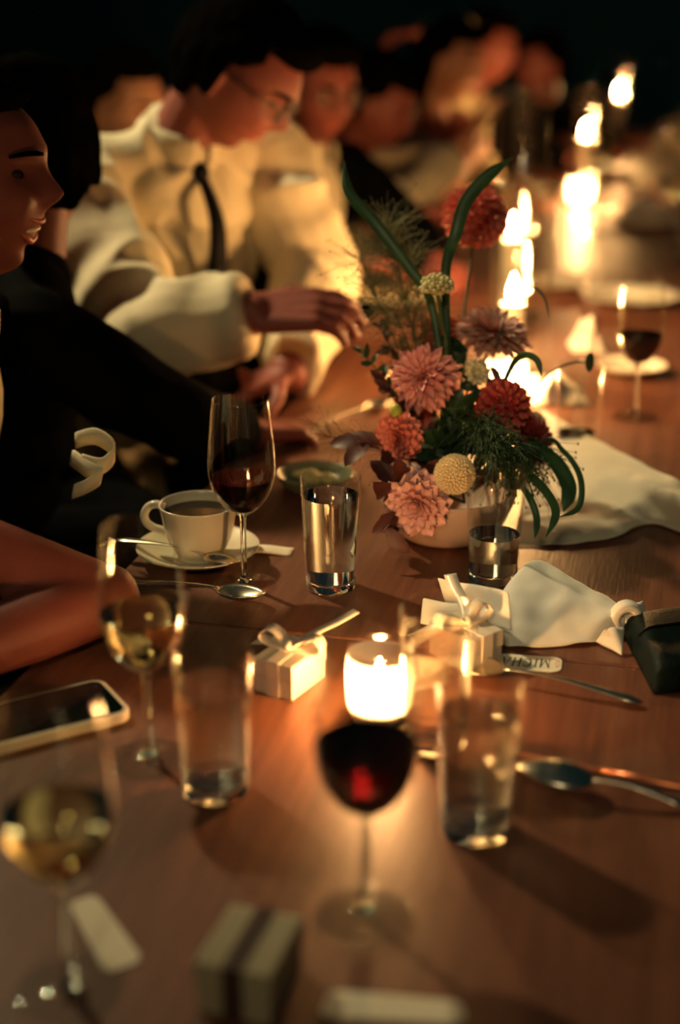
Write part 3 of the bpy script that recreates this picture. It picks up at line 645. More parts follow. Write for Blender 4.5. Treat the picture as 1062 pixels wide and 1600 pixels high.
def ball_dahlia(px, py, depth, nrm, R_, mt, label, n=120, into=None, via=None, joined=False, name='ball_dahlia', kind='quill'):
    c = dp(px, py, depth); g = empty(name, c, 0, label, 'flower', 'dahlias in the bowl'); Fm = frame(nrm); rnd = random.Random(px)
    me = petal_data(kind, mt); J = MB()
    for i in range(n):
        z = 1 - 1.75 * (i + 0.5) / n; a = i * 2.39996; s = math.sqrt(max(0, 1 - z * z))
        d = Vector((s * math.cos(a), s * math.sin(a), z)); 
        Y = (d * 0.8 + Vector((s*math.cos(a), s*math.sin(a), 0)) * 0.45 - Vector((0, 0, 0.35 * s))).normalized()
        Z = (Vector((0, 0, 1)) - Y * Y.z); Z = Z.normalized() if Z.length > 1e-3 else Vector((1, 0, 0)); X = Y.cross(Z)
        l = R_ * (0.50 + 0.06 * rnd.random()) * (0.75 + 0.25 * s)
        M = Fm @ Matrix.Translation(d * R_ * 0.58) @ Matrix((X, Y, Z)).transposed().to_4x4() @ Matrix.Scale(l * (0.62 if joined else 1), 4)
        if joined: J.add([M @ v.co for v in me.vertices], [tuple(p.vertices) for p in me.polygons])
        else:
            o = bpy.data.objects.new('petal', me); COL.objects.link(o); o.parent = g; o.matrix_local = M
    if joined: J.build('florets', mt, g)['kind'] = 'stuff'
    MB().ell((0, 0, 0), (R_*0.72,)*3, 14, 10).build('flower_core', mt, g)
    stem_to(g, c, nrm, R_, into=into, via=via)
    return g
CAMP = Vector((0, 0, CAMH))
dahlia(662, 590, 1.69, (-0.35, -0.75, 0.45), 0.043, P_pink, 'large pink dahlia on the upper left of the bouquet, facing the camera', 'slim')
dahlia(652, 786, 1.64, (-0.30, -0.80, -0.05), 0.040, P_blush, 'palest pink dahlia hanging over the bowl rim', 'broad')
dahlia(622, 683, 1.67, (-0.5, -0.8, 0.1), 0.031, P_coral, 'coral dahlia below the large pink one, at the left', 'broad')
ball_dahlia(710, 741, 1.62, (0.05, -0.9, 0.3), 0.0265, P_ivory, 'ivory pompon dahlia above the palest pink dahlia', 330, joined=True, name='pompon_dahlia')
ball_dahlia(742, 338, 1.86, (0.15, -0.35, 0.75), 0.041, P_coral, 'red ball dahlia standing high on a bare stem', 110, via=[dp(736, 400, 1.86), dp(727, 470, 1.84)])
ball_dahlia(786, 636, 1.70, (0.35, -0.75, 0.4), 0.032, P_red, 'deep red ball dahlia at the right of the bouquet', 100)
dahlia(832, 690, 1.73, (0.7, -0.5, 0.3), 0.034, P_maroon, 'maroon dahlia at the far right, above the green plume', 'slim')
dahlia(770, 520, 1.80, (0.15, -0.25, 0.9), 0.046, P_mauve, 'brownish mauve spider dahlia below the red ball dahlia', 'ray', rows=[(-12, 1.12, 22), (0, 1.08, 22), (12, 1.0, 22), (24, .9, 20), (38, .78, 16), (55, .6, 12), (75, .4, 7)])
dahlia(688, 525, 1.84, (-0.2, -0.6, 0.6), 0.030, P_red, 'small red dahlia behind the large pink one', 'broad')
dahlia(655, 655, 1.74, (-0.2, -0.8, 0.3), 0.022, P_coral, 'small coral dahlia tucked between the pink and coral ones', 'broad')
# small daisies and scabious heads
def daisy(px, py, depth, nrm, R_, label, into=None):
    c = dp(px, py, depth); g = empty('cream_daisy', c, 0, label, 'flower', 'small cream blossoms'); Fm = frame(nrm); me = petal_data('broad', P_cream)
    for el, ln, n in ((5, 1, 12), (35, .75, 9)):
        for k in range(n):
            o = bpy.data.objects.new('petal', me); COL.objects.link(o); o.parent = g
            o.matrix_local = Fm @ Matrix.Rotation(R(360*k/n + el), 4, 'Z') @ Matrix.Rotation(R(el), 4, 'X') @ Matrix.Scale(R_*ln, 4)
    MB().ell((0,0,0), (R_*.38, R_*.38, R_*.3), 10, 8, Fm.to_3x3()).build('flower_centre', M_yellow, g); stem_to(g, c, nrm, R_, 0.0013, into=into)
daisy(745, 582, 1.70, (0.2, -0.8, 0.4), 0.017, 'small cream blossom between the pink and deep red dahlias')
daisy(838, 662, 1.80, (0.5, -0.5, 0.5), 0.019, 'small cream blossom at the right beside the oatmeal cloth')
def scabious(px, py, depth, R_, label, via):
    c = dp(px, py, depth); g = empty('scabious', c, 0, label, 'flower', 'small cream blossoms'); rnd = random.Random(3); m = MB()
    for i in range(60):
        z = 1 - 1.4 * (i + .5) / 60; a = i * 2.39996; s = math.sqrt(max(0, 1 - z*z)); d = Vector((s*math.cos(a), s*math.sin(a), z*0.75))
        m.ell(d * R_ * rnd.uniform(.8, 1.05), (R_*.17,)*3, 6, 5)
    m.ell((0,0,0), (R_*.8, R_*.8, R_*.6), 10, 8); o = m.build('florets', M_yellow, g); o['kind'] = 'stuff'
    stem_to(g, c, (0.05, 0, 1), R_, 0.0026, via=via)
scabious(683, 447, 1.68, 0.0185, 'pale yellow scabious head on a thick green stem', [dp(690, 500, 1.69), dp(698, 570, 1.70)])
c = dp(618, 642, 1.66); g = empty('green_bud', c, 0, 'round lime green bud above the coral dahlia', 'flower bud')
MB().ell((0,0,0), (0.0075, 0.0075, 0.0085), 12, 8).build('bud', M_lime, g); stem_to(g, c, (0, 0, 1), 0.008, 0.0013)

# long leaves
def blade(pts, wd, label, name='blade_leaf', mt=None, cat='leaf', side=None, group='long grassy leaves'):
    P = sm3(pts, 8); c = P[-1]; n = len(P); vs = []; fs = []
    for i, p in enumerate(P):
        t = i / (n - 1); ww = wd * (0.15 + 0.85 * math.sin(math.pi * (0.03 + 0.95 * t ** 0.6)) ** 0.9) * min(1, 0.08 + t * 7)
        tg = (P[min(i+1, n-1)] - P[max(i-1, 0)]).normalized(); sd = (Vector(side) if side else tg.cross(p - CAMP)).normalized()
        bk = tg.cross(sd).normalized()
        vs += [p - c - sd*ww/2 + bk*ww*0.18, p - c, p - c + sd*ww/2 + bk*ww*0.18]
    for i in range(n-1): fs += [(3*i, 3*i+1, 3*i+4, 3*i+3), (3*i+1, 3*i+2, 3*i+5, 3*i+4)]
    o = MB().add(vs, fs).build(name, mt or M_blade, loc=c, solid=0.0005); return tag(o, label, cat, group)
IN = BW + Vector((0.0, 0.0, 0.055))
blade([dp(537, 250, 1.74), dp(545, 300, 1.73), dp(588, 352, 1.72), dp(640, 420, 1.72), dp(672, 470, 1.72), dp(692, 600, 1.72), IN], 0.014, 'long green blade leaf curving up to the upper left')
blade([dp(800, 247, 1.70), dp(762, 275, 1.70), dp(728, 315, 1.70), dp(712, 365, 1.70), dp(696, 425, 1.71), dp(700, 560, 1.72), IN + Vector((.01,0,0))], 0.016, 'green blade leaf arching over the red ball dahlia')
blade([dp(846, 590, 1.66), dp(838, 562, 1.66), dp(815, 556, 1.67), dp(795, 580, 1.69), dp(775, 640, 1.71), IN + Vector((.02,0,0))], 0.008, 'dark curled blade leaf above the deep red ball dahlia')
blade([dp(858, 500, 1.75), dp(850, 465, 1.76), dp(828, 448, 1.76), dp(800, 470, 1.77), dp(770, 560, 1.76), IN + Vector((.02,.01,0))], 0.003, 'thin hooked grass stem beside the candle flame')
blade([dp(852, 840, 1.60), dp(868, 800, 1.61), dp(846, 760, 1.63), dp(805, 725, 1.65), dp(765, 700, 1.67), IN + Vector((.02,0,0))], 0.010, 'green blade leaf drooping to the table in front of the cloth')
blade([dp(835, 842, 1.61), dp(838, 808, 1.62), dp(822, 770, 1.63), dp(780, 725, 1.66), IN + Vector((.01,0,0))], 0.008, 'slim green blade leaf drooping left of the longer one')
blade([dp(872, 808, 1.62), dp(904, 792, 1.63), dp(906, 745, 1.65), dp(880, 705, 1.67), dp(845, 690, 1.69), IN + Vector((.03,0,0))], 0.007, 'dark green leaf looping round at the right of the bouquet')
blade([dp(880, 800, 1.64), dp(888, 760, 1.65), dp(860, 715, 1.67), dp(815, 700, 1.69), IN + Vector((.03,.01,0))], 0.018, 'broad dark green leaf under the maroon dahlia')
blade([dp(922, 568, 1.80), dp(898, 566, 1.80), dp(862, 580, 1.80), dp(832, 615, 1.79), dp(800, 680, 1.76), IN + Vector((.03,.02,0))], 0.003, 'thin curved stem reaching right towards the far tumbler')
c = dp(921, 566, 1.80); o = MB().ell((0,0,0), (0.006, 0.005, 0.013), 10, 8).build('seed_head', M_leaf, loc=c); tag(o, 'small dark seed head at the tip of the thin curved stem', 'seed head')

# leafy sprigs
def leaf_shape(L, wd, fold=0.15, wave=0.06):
    def fn(u, v):
        x = (u - .5) * 2; ww = wd * L * math.sin(math.pi * min(1, 0.03 + v * 0.97)) ** 0.7 * (1 - 0.3*v) * (1 + 0.10*math.sin(v*17))
        return (x*ww/2, v*L, fold*abs(x)*ww/2 - 0.25*L*v*v + wave*L*math.sin(7*v + 2*x)*abs(x)*0.4)
    return MB().grid(4, 8, fn).mesh('leaf')
LM = {}
def sprig(base, tip, n, L, mt, label, wd=0.5, spread=0.9, seed=1, cat='foliage', name='foliage_sprig', droop=0.02):
    base = Vector(base); tip = Vector(tip); g = empty(name, base, 0, label, cat, 'leafy sprigs in the bowl'); rnd = random.Random(seed)
    key = (round(L, 4), wd, mt.name)
    if key not in LM: LM[key] = leaf_shape(L, wd); LM[key].materials.append(mt)
    pts = sm3([Vector((0,0,0)), (tip-base)*0.5 + Vector((0,0,droop)), tip - base], 8); MB().tube(pts, 0.0011, 6).build('stem', M_stem if mt is not M_burg else M_burg, g)
    for k in range(n):
        t = 0.3 + 0.7 * (k + 0.5) / n; i = min(len(pts)-2, int(t * (len(pts)-1))); p = pts[i]; tg = (pts[i+1]-pts[i]).normalized()
        sd = Vector((rnd.uniform(-1,1), rnd.uniform(-1,1), rnd.uniform(-.6,1))).normalized()
        Y = (tg*0.5 + sd*spread).normalized(); Z = Vector((rnd.uniform(-.5,.5), -0.7, rnd.uniform(.1,1))); Z = (Z - Y*Z.dot(Y)).normalized(); X = Y.cross(Z)
        o = bpy.data.objects.new('leaf', LM[key]); COL.objects.link(o); o.parent = g
        o.matrix_local = Matrix.Translation(p) @ Matrix((X, Y, Z)).transposed().to_4x4() @ Matrix.Scale(rnd.uniform(.7, 1.15), 4)
    return g
C0 = BW + Vector((0, 0, 0.055))
sprig(C0, dp(712, 640, 1.70), 16, 0.045, M_leaf, 'dark green foliage filling the centre of the bouquet', 0.55, seed=2)
sprig(C0, dp(740, 690, 1.68), 12, 0.040, M_leaf, 'dark green foliage behind the ivory pompon', 0.55, seed=3)
sprig(C0, dp(680, 690, 1.69), 12, 0.040, M_leaf, 'dark green foliage between coral dahlia and ivory pompon', 0.55, seed=4)
sprig(C0, dp(560, 690, 1.66), 9, 0.042, M_burg, 'dark burgundy leaves poking out at the left of the bouquet', 0.7, seed=5)
sprig(C0, dp(600, 775, 1.63), 9, 0.045, M_burg, 'burgundy leaves hanging left of the palest pink dahlia', 0.6, seed=6)
sprig(C0, dp(598, 832, 1.62), 7, 0.042, M_burg, 'burgundy leaves drooping onto the table left of the bowl', 0.6, seed=16)
sprig(C0, dp(772, 745, 1.66), 8, 0.040, M_burg, 'burgundy leaves behind the half full tumbler', 0.6, seed=7)
sprig(C0, dp(590, 505, 1.78), 22, 0.020, M_burg, 'feathery reddish sprig at the upper left, behind the pink dahlia', 0.5, seed=8)
sprig(C0, dp(560, 545, 1.76), 22, 0.017, M_leaf, 'small-leaved green sprig at the left edge of the bouquet', 0.5, seed=9)
sprig(C0, dp(615, 480, 1.80), 18, 0.016, M_beige, 'pale seed sprig at the upper left of the bouquet', 0.6, seed=10)
sprig(C0, dp(600, 600, 1.74), 14, 0.026, M_burg, 'reddish leaves left of the large pink dahlia', 0.55, seed=11)
sprig(C0, dp(730, 545, 1.76), 14, 0.034, M_leaf, 'dark green foliage under the mauve spider dahlia', 0.5, seed=12)
sprig(C0, dp(790, 590, 1.76), 10, 0.028, M_burg, 'reddish leaves above the deep red ball dahlia', 0.5, seed=13)
# plumes of fine grass
def plume(base, tip, n, L, mt, label, seed, spread=0.7, r_=0.00028, droop=0.0):
    base = Vector(base); tip = Vector(tip); g = empty('grass_plume', base, 0, label, 'grass', 'feathery grass plumes'); rnd = random.Random(seed)
    ax = tip - base; pts = sm3([Vector((0,0,0)), ax*0.5 + Vector((0,0,0.015)), ax], 10); MB().tube(pts, 0.0008, 5).build('stem', mt, g); m = MB()
    for k in range(n):
        t = rnd.uniform(0.45, 1); p = pts[int(t*(len(pts)-1))]; d = (ax.normalized()*0.7 + Vector((rnd.gauss(0,1), rnd.gauss(0,1), rnd.gauss(0,1)))*spread).normalized()
        l = L * rnd.uniform(.5, 1.1); q1 = p + d*l*0.5; q2 = p + d*l + Vector((rnd.gauss(0,.1), rnd.gauss(0,.1), -droop - abs(rnd.gauss(0,.12))))*l
        m.tube([p, q1, q2], [r_, r_, r_*0.7], 3, cap=False)
        if k % 2 == 0: m.ell(q2, (r_*3, r_*3, r_*5), 5, 4)
    o = m.build('awns', mt, g); o['kind'] = 'stuff'; return g
plume(C0, dp(600, 345, 1.80), 520, 0.060, M_plume, 'fluffy olive grass plume at the upper left, behind the blade leaf', 1)
plume(C0, dp(560, 400, 1.79), 320, 0.05, M_plume, 'lower olive grass plume at the upper left edge', 2)
plume(C0, dp(640, 395, 1.82), 260, 0.05, M_plume, 'thin olive grass plume left of the scabious head', 3)
plume(dp(690, 650, 1.70), dp(805, 720, 1.64), 620, 0.045, M_dgrass, 'dense green grass plume right of the ivory pompon', 4, 0.6, 0.0004, 0.35)
plume(dp(720, 660, 1.70), dp(775, 705, 1.63), 420, 0.034, M_dgrass, 'short green grass plume above the half full tumbler', 5, 0.8, 0.0004, 0.2)
plume(C0, dp(850, 715, 1.70), 300, 0.05, M_burg, 'dark reddish grass plume under the maroon dahlia', 6, 0.6, 0.0004, 0.3)
plume(C0, dp(505, 680, 1.70), 120, 0.05, M_burg, 'sparse reddish grass reaching left above the dish', 7, 0.5, 0.0002)

# ------------------------------------------------------------------ far tableware
def plate(loc, r_, label, mt=None):
    o = MB().lathe(smooth_prof([(0.0, 0.004), (r_*.6, 0.004), (r_*.72, 0.008), (r_, 0.016), (r_*1.01, 0.0155), (r_*.98, 0.013), (r_*.7, 0.003), (r_*.55, 0.0006), (0.0, 0.0006)]), 48).build('dinner_plate', mt or M_china, loc=loc); return tag(o, label, 'plate', 'far dinner plates')
plate(tb(985, 582), 0.060, 'small pale plate behind the far red wine glass')
plate(tb(985, 470), 0.105, 'large pale plate at the right, beyond the far red wine glass')
plate(tb(1015, 350), 0.12, 'pale plate far away at the right edge')
plate(tb(870, 448), 0.08, 'pale plate far away right of the tall candle')
plate(tb(620, 470), 0.10, 'pale plate in front of the far guests, behind the bouquet', M_beige)
def crumple(loc, sx, sy, h, label, seed, mt=None):
    def fn(u, v):
        a, b_ = u*2-1, v*2-1; e = max(0, 1 - a*a) * max(0, 1 - b_*b_); q_ = Vector((u*3 + seed, v*3, 0))
        return (a*sx + 0.1*sx*noise.noise(q_*2), b_*sy + 0.1*sy*noise.noise(q_*2 + Vector((9,0,0))), max(0.001, 0.002 + h*e*(0.75 + 0.8*noise.noise(q_))))
    o = MB().grid(24, 24, fn).build('crumpled_napkin', mt or M_linen, loc=loc, solid=0.0015, sub=1); return tag(o, label, 'napkin', 'crumpled napkins down the table')
crumple(tb(860, 620), 0.055, 0.06, 0.045, 'crumpled napkin lit by candles behind the bouquet, right', 1)
crumple(tb(915, 545), 0.030, 0.04, 0.075, 'upright crumpled napkin beside the tall candles', 2)
crumple(tb(1005, 335), 0.10, 0.09, 0.06, 'bright crumpled napkin on the far plate at the right', 3)
crumple(tb(1010, 462), 0.07, 0.05, 0.03, 'crumpled napkin on the large pale plate', 4)
rnd = random.Random(11)
FG = [(0.30,1.60),(0.75,1.9),(0.22,2.45),(0.62,2.5),(0.85,2.75),(0.38,2.9),(0.70,3.05),(0.55,3.2),(0.86,3.3),(0.34,3.45),(0.62,3.55),(0.80,3.7),(0.45,3.8),(0.9,3.9),(0.68,4.0),(0.55,4.15),(0.82,4.3),(0.7,4.5),(0.60,2.75),(0.95,3.1),(0.72,3.4),(0.95,3.6),(0.85,4.0),(0.6,4.6),(0.9,4.7),(0.5,4.9),(0.78,5.0),(0.95,5.2),(0.66,5.3)]
WH = ['beyond the flower bowl', 'beyond the tall candles', 'at the dark far end']
FG.sort(key=lambda q: q[1]); FL = []
for i, (n_, s_) in enumerate(FG):
    zone = 'just beyond the bouquet' if s_ < 2.2 else 'beyond the tall cylinder candles' if s_ < 3.3 else 'near the distant cylinder candle' if s_ < 4.3 else 'at the dark table end'
    sd = 'table left' if n_ < 0.48 else 'table right' if n_ > 0.74 else 'table middle'
    FL.append((('distant tumbler ' if i % 3 == 1 else 'distant wine-filled glass ' if i % 2 else 'distant empty wine glass ') + zone + ', ' + sd))
for i, (n_, s_) in enumerate(FG):
    p = tl(s_, n_); lb = FL[i]; same = [j for j, x in enumerate(FL) if x == lb]
    if len(same) > 1: lb += ', ' + (['nearest', 'second nearest', 'third nearest', 'fourth nearest'][same.index(i)] if len(same) > 2 else ['the nearer', 'the farther'][same.index(i)])
    if i % 3 == 1: tumbler(p, lb, 0.05, group='distant glasses down the table')
    else: wine_glass(p, lb, 0.12 if i % 2 else 0, M_red if i % 4 else M_white, group='distant glasses down the table')
spoon(tl(0.86, 0.07, 0.003), tl(1.04, 0.15, 0.004), 'gleaming spoon near the table edge behind the red wine glass')
spoon(tl(1.22, 0.10, 0.003), tl(1.34, 0.26, 0.004), 'gleaming spoon in front of the white-shirted man')
spoon(tl(0.52, 0.70, 0.003), tl(0.66, 0.80, 0.004), 'dark spoon lying behind the oatmeal cloth at the right')

# ------------------------------------------------------------------ people
def g2(a, b_, sa, sb): return math.exp(-(a/sa)**2 - (b_/sb)**2)
def head_pt(x, y, z, off=0.0, feat=1.0, smile=0.0):
    px, py, pz = 0.076*x, 0.096*y, 0.116*z
    if z < 0:
        px *= 1 - 0.34*(-z)**1.6
        if y < 0: py *= 1 - 0.45*min(1, -z*1.1)
        else: py *= 1 - 0.06*(-z)
    if y > 0: py += 0.006*max(0, 1 - abs(z)) ; 
    if y > 0.15:
        f = feat * min(1, (y-0.15)/0.35)
        dy = 0.022*g2(px, pz+0.016, 0.012, 0.014) + 0.009*g2(px, pz-0.004, 0.009, 0.018) + 0.010*g2(px, pz-0.062, 0.055, 0.030)
        dy += -0.013*(g2(px-0.031, pz-0.012, 0.016, 0.012) + g2(px+0.031, pz-0.012, 0.016, 0.012))
        dy += 0.006*g2(px, pz-0.034, 0.05, 0.012)
        dy += (0.006 + 0.004*smile)*(g2(px-0.042, pz+0.024, 0.018, 0.018) + g2(px+0.042, pz+0.024, 0.018, 0.018))
        dy += 0.006*g2(px, pz+0.047, 0.022, 0.007) + 0.006*g2(px, pz+0.062, 0.020, 0.007) - 0.006*g2(px, pz+0.0545, 0.024+0.01*smile, 0.0035)
        dy += -0.004*g2(px, pz+0.075, 0.03, 0.006) + 0.013*g2(px, pz+0.096, 0.020, 0.014)
        py += dy*f
    p = Vector((px, py, pz))
    return p * (1 + off/0.095)
def head_grid(n=72, m=54, off=0.0, mask=None, smile=0, jit=0.0):
    vs = []; fs = []; keep = []
    for i in range(m+1):
        t = math.pi*i/m
        for k in range(n):
            a = 2*math.pi*k/n; d = (math.sin(t)*math.cos(a), math.sin(t)*math.sin(a), math.cos(t)); keep.append(mask is None or mask(*d))
            o_ = off + (jit*noise.noise(Vector((d[0]*9, d[1]*9, d[2]*3))) if jit else 0); vs.append(head_pt(*d, off=o_, smile=smile, feat=1.0 if mask is None else 0.0))
    for i in range(m):
        for k in range(n):
            f = (i*n+k, (i+1)*n+k, (i+1)*n+(k+1)%n, i*n+(k+1)%n)
            if all(keep[q] for q in f): fs.append(f)
    return vs, fs
def hand(m, wrist, d, nrm, thumb_side, curl=(25, 35, 25), k=1.0, spread=6, pinch=0):
    d = Vector(d).normalized(); nrm = Vector(nrm); nrm = (nrm - d*nrm.dot(d)).normalized(); s = d.cross(nrm).normalized()
    if s.dot(Vector(thumb_side)) < 0: s = -s
    w_ = Vector(wrist); L = [0.068, 0.076, 0.070, 0.056]
    for i in range(4):
        o_ = (0.028 - 0.0187*i)*k; base = w_ + d*(0.088 - 0.004*abs(i-1))*k + s*o_
        m.cap(w_ + d*0.012*k + s*o_*0.7, base, 0.0150*k, 0.0112*k, 10)
        ang = 0; p = base; dr = (d + s*math.tan(R(spread))*(1.2-i*0.8)*0.5).normalized(); ax = dr.cross(nrm)
        for j, fr in enumerate((0.46, 0.30, 0.24)):
            ang += curl[j] + (4*i if j == 0 else 0); v = dr*math.cos(R(ang)) + nrm*math.sin(R(ang)); q_ = p + v*L[i]*fr*k
            m.cap(p, q_, (0.0096 - 0.0010*j)*k, (0.0088 - 0.0010*j)*k, 10); p = q_
    p = w_ + d*0.028*k + s*0.022*k
    for v, l, r0, r1 in ((d*0.55 + s*0.75 + nrm*0.35, 0.042, .0135, .0108), (d*0.85 + s*0.35 + nrm*0.45, 0.034, .0108, .0098), (d*0.95 + nrm*0.35, 0.028, .0098, .0075)):
        q_ = p + v.normalized()*l*k; m.cap(p, q_, r0*k, r1*k, 10); p = q_
def person(label, hip, face, head, hyaw, hpitch, arms, top, sleeve='long', legs=None, skin=None, hair='short', hairm=None, vox=0.006, collar=False, tie=False, suit=False, glasses=False, smile=0, hroll=0, build=1.0, top_name='shirt', fold=0.008, ksp=0.19, knee=0.40, nf=0.0, group='guests seated along the left side of the table'):
    skin = skin or M_skin; hairm = hairm or M_hair; legs = legs or M_black
    fwd = Vector((math.cos(R(face)), math.sin(R(face)), 0)); rt = Vector((math.sin(R(face)), -math.cos(R(face)), 0))
    H = Vector(head); hip = Vector((hip[0], hip[1], 0.55))
    g = empty('person', (hip.x, hip.y, 0), 0, label, 'person', group); O = Vector((hip.x, hip.y, 0))
    hy = R(hyaw - 90); HM = Matrix.Rotation(hy, 3, 'Z') @ Matrix.Rotation(R(-hpitch), 3, 'X') @ Matrix.Rotation(R(hroll), 3, 'Y')
    hf = HM @ Vector((0, 1, 0))
    NB = H + HM @ Vector((0, -0.035, -0.10)) + Vector((0, 0, -0.065)) - fwd*(0.015 + nf)
    spine = (NB - hip).normalized(); zz = spine; yy = (fwd - zz*fwd.dot(zz)).normalized(); xx = yy.cross(zz); TM = Matrix((xx, yy, zz)).transposed()
    if xx.dot(rt) < 0: xx = -xx
    sh = {1: NB - zz*0.05 + rt*0.165*build, -1: NB - zz*0.05 - rt*0.165*build}
    def W(p): return Vector(p) - O
    def torso(m, e):
        L = (NB - hip).length
        for t, rx, ry, sf in ((0.0, .165, .125, 0), (0.18, .150, .115, .0), (0.36, .142, .108, .01), (0.55, .150, .110, .012), (0.72, .155, .108, .008), (0.84, .140, .088, -0.005)):
            m.ell(W(hip + (NB-hip)*t + yy*sf), (rx*build + e, ry*build + e, L*0.17 + e), 20, 12, TM)
        m.cap(W(sh[1]), W(sh[-1]), 0.058 + e, 0.058 + e); m.cap(W(NB + zz*0.005), W(NB - zz*0.10), 0.060 + e*0.6, 0.10 + e)
        for sg in (1, -1): m.cap(W(sh[sg]), W(NB - zz*0.01 + rt*0.05*sg), 0.055 + e, 0.048 + e*0.5)
    # skin: one continuous surface of head, neck, torso, arms and hands
    m = MB(); vs, fs = head_grid(smile=smile); m.add([W(H + HM @ v) for v in vs], fs)
    m.cap(W(H + HM @ Vector((0, -0.022, -0.055))), W(NB - zz*0.02), 0.052*min(build, 1.02), 0.060*min(build, 1.02))
    for sg in (1, -1):
        m.ell(W(H + HM @ Vector((sg*0.076, -0.012, -0.004))), (0.009, 0.018, 0.031), 12, 8, HM @ Matrix.Rotation(R(sg*-14), 3, 'Z')); m.ell(W(H + HM @ Vector((sg*0.075, -0.006, -0.028))), (0.007, 0.009, 0.011), 10, 6)
    torso(m, -0.022)
    for sg, A in arms.items():
        s0 = sh[sg]; e_, w_ = Vector(A[0]), Vector(A[1]); q_ = 0.82 if sleeve == 'long' else 1.0
        m.cap(W(s0), W(s0.lerp(e_, 0.45)), 0.050*build*q_, 0.047*build*q_); m.cap(W(s0.lerp(e_, 0.45)), W(e_), 0.047*build*q_, 0.037*build*q_)
        m.cap(W(e_), W(e_.lerp(w_, 0.35)), 0.039*build, 0.038*build); m.cap(W(e_.lerp(w_, 0.35)), W(w_), 0.038*build, 0.026*build)
        if len(A) > 2: hand(m, W(w_), A[2], A[3], A[4], *(A[5:]))
    remesh(m, 'body', skin, g, vox, 2)
    # clothing
    m = MB(); torso(m, 0.004)
    for sg, A in arms.items():
        s0 = sh[sg]; e_, w_ = Vector(A[0]), Vector(A[1])
        if sleeve == 'long':
            m.cap(W(s0), W(s0.lerp(e_, .5)), 0.068*build, 0.062*build); m.cap(W(s0.lerp(e_, .5)), W(e_), 0.062*build, 0.056*build); ce = w_ - (w_ - e_).normalized()*0.012
            m.cap(W(e_), W(e_.lerp(ce, .5)), 0.056*build, 0.050*build); m.tube([W(e_.lerp(ce, .5)), W(ce)], [0.050*build, 0.040*build], 16)
        elif sleeve == 'elbow': m.cap(W(s0), W(s0.lerp(e_, .5)), 0.064*build, 0.060*build); m.cap(W(s0.lerp(e_, .5)), W(e_), 0.060*build, 0.052*build); m.cap(W(e_), W(e_.lerp(w_, .3)), 0.052*build, 0.050*build)
        elif sleeve == 'short': m.cap(W(s0), W(s0.lerp(e_, .35)), 0.066*build, 0.064*build)
    remesh(m, 'jacket' if suit else top_name, top, g, vox + 0.001, 3, fold=fold, fscale=9, stretch=(1, 1, 0.8))
    if collar or suit:
        cm = M_shirt if suit else top
        m = MB(); cc_ = NB + zz*0.012 + yy*0.004; n = 40
        def cl(u, v):
            a = u*2*math.pi*0.94 + math.pi*0.56; rr = 0.066 + 0.006*math.sin(v*math.pi) - 0.004*v; ff = 0.030*max(0, math.cos(a - math.pi*0.5))
            return W(cc_ + xx*rr*math.cos(a) + yy*rr*1.08*math.sin(a) + zz*(0.042*v - 0.014 - (1 - v)*ff))
        m.grid(n, 6, cl); m.build('collar', cm, g, solid=0.004)
        if suit:
            m = MB(); m.ell(W(NB - zz*0.15 + yy*0.068), (0.058, 0.06, 0.15), 16, 12, TM); m.build('shirt_front', M_shirt, g)
    if tie:
        m = MB(); kb = build*1.04; P = sm3([NB + yy*0.082 - zz*0.012, NB + yy*(0.110*kb + 0.006) - zz*0.07, NB + yy*(0.134*kb + 0.010) - zz*0.17, NB + yy*(0.142*kb + 0.010) - zz*0.28, NB + yy*(0.140*kb + 0.010) - zz*0.42], 5); wd_ = [0.010 + 0.018*min(1, i/16) for i in range(len(P))]
        vs = []; fs = []
        for i, p in enumerate(P): vs += [W(p - xx*wd_[i]), W(p + yy*0.006), W(p + xx*wd_[i])]
        for i in range(len(P)-1): fs += [(3*i, 3*i+1, 3*i+4, 3*i+3), (3*i+1, 3*i+2, 3*i+5, 3*i+4)]
        m.add(vs, fs); m.ell(W(NB + yy*0.080 - zz*0.012), (0.015, 0.013, 0.017), 10, 8, TM); m.build('tie', M_tie, g, solid=0.003)
    # legs
    m = MB(); kz = 0.52
    for sg in (1, -1):
        h0 = hip + rt*0.09*sg + Vector((0,0,-0.01)); kn_ = Vector((hip.x, hip.y, kz)) + fwd*knee + rt*ksp*0.7*sg; an = Vector((kn_.x, kn_.y, 0.10)) - fwd*0.04
        m.cap(W(h0), W(kn_), 0.085, 0.062); m.cap(W(kn_), W(an), 0.060, 0.042)
    remesh(m, 'trousers', legs, g, 0.012, 2)
    for sg in (1, -1):
        an = Vector((hip.x, hip.y, 0.0)) + fwd*(knee - 0.04) + rt*ksp*0.7*sg
        m = MB(); m.cap(W(an + Vector((0,0,0.055))), W(an + fwd*0.10 + Vector((0,0,0.035))), 0.045, 0.033); m.cap(W(an + fwd*0.10 + Vector((0,0,0.034))), W(an + fwd*0.16 + Vector((0,0,0.031))), 0.035, 0.029); remesh(m, 'shoe', M_black, g, 0.008, 2)
    # face parts
    for sg in (1, -1):
        ep = H + HM @ Vector((sg*0.031, 0.074, 0.012)); e_ = MB().ell(W(ep), (0.0125, 0.0125, 0.0068), 14, 10, HM).build('eye', M_eye, g)
        MB().ell(W(ep + HM @ Vector((0, 0.0085, -0.001))), (0.0055, 0.0045, 0.0048), 10, 8).build('iris', M_iris, e_)
        m = MB(); m.tube([W(H + HM @ (head_pt(sg*q_, math.sqrt(1 - q_*q_ - 0.075), 0.275 + 0.02*math.sin(j*0.8)) + Vector((0, 0.002, 0)))) for j, q_ in enumerate((0.18, 0.30, 0.42, 0.54, 0.64))], [0.0022, 0.0034, 0.0034, 0.0028, 0.0014], 6); m.build('eyebrow', hairm, g)
    m = MB()
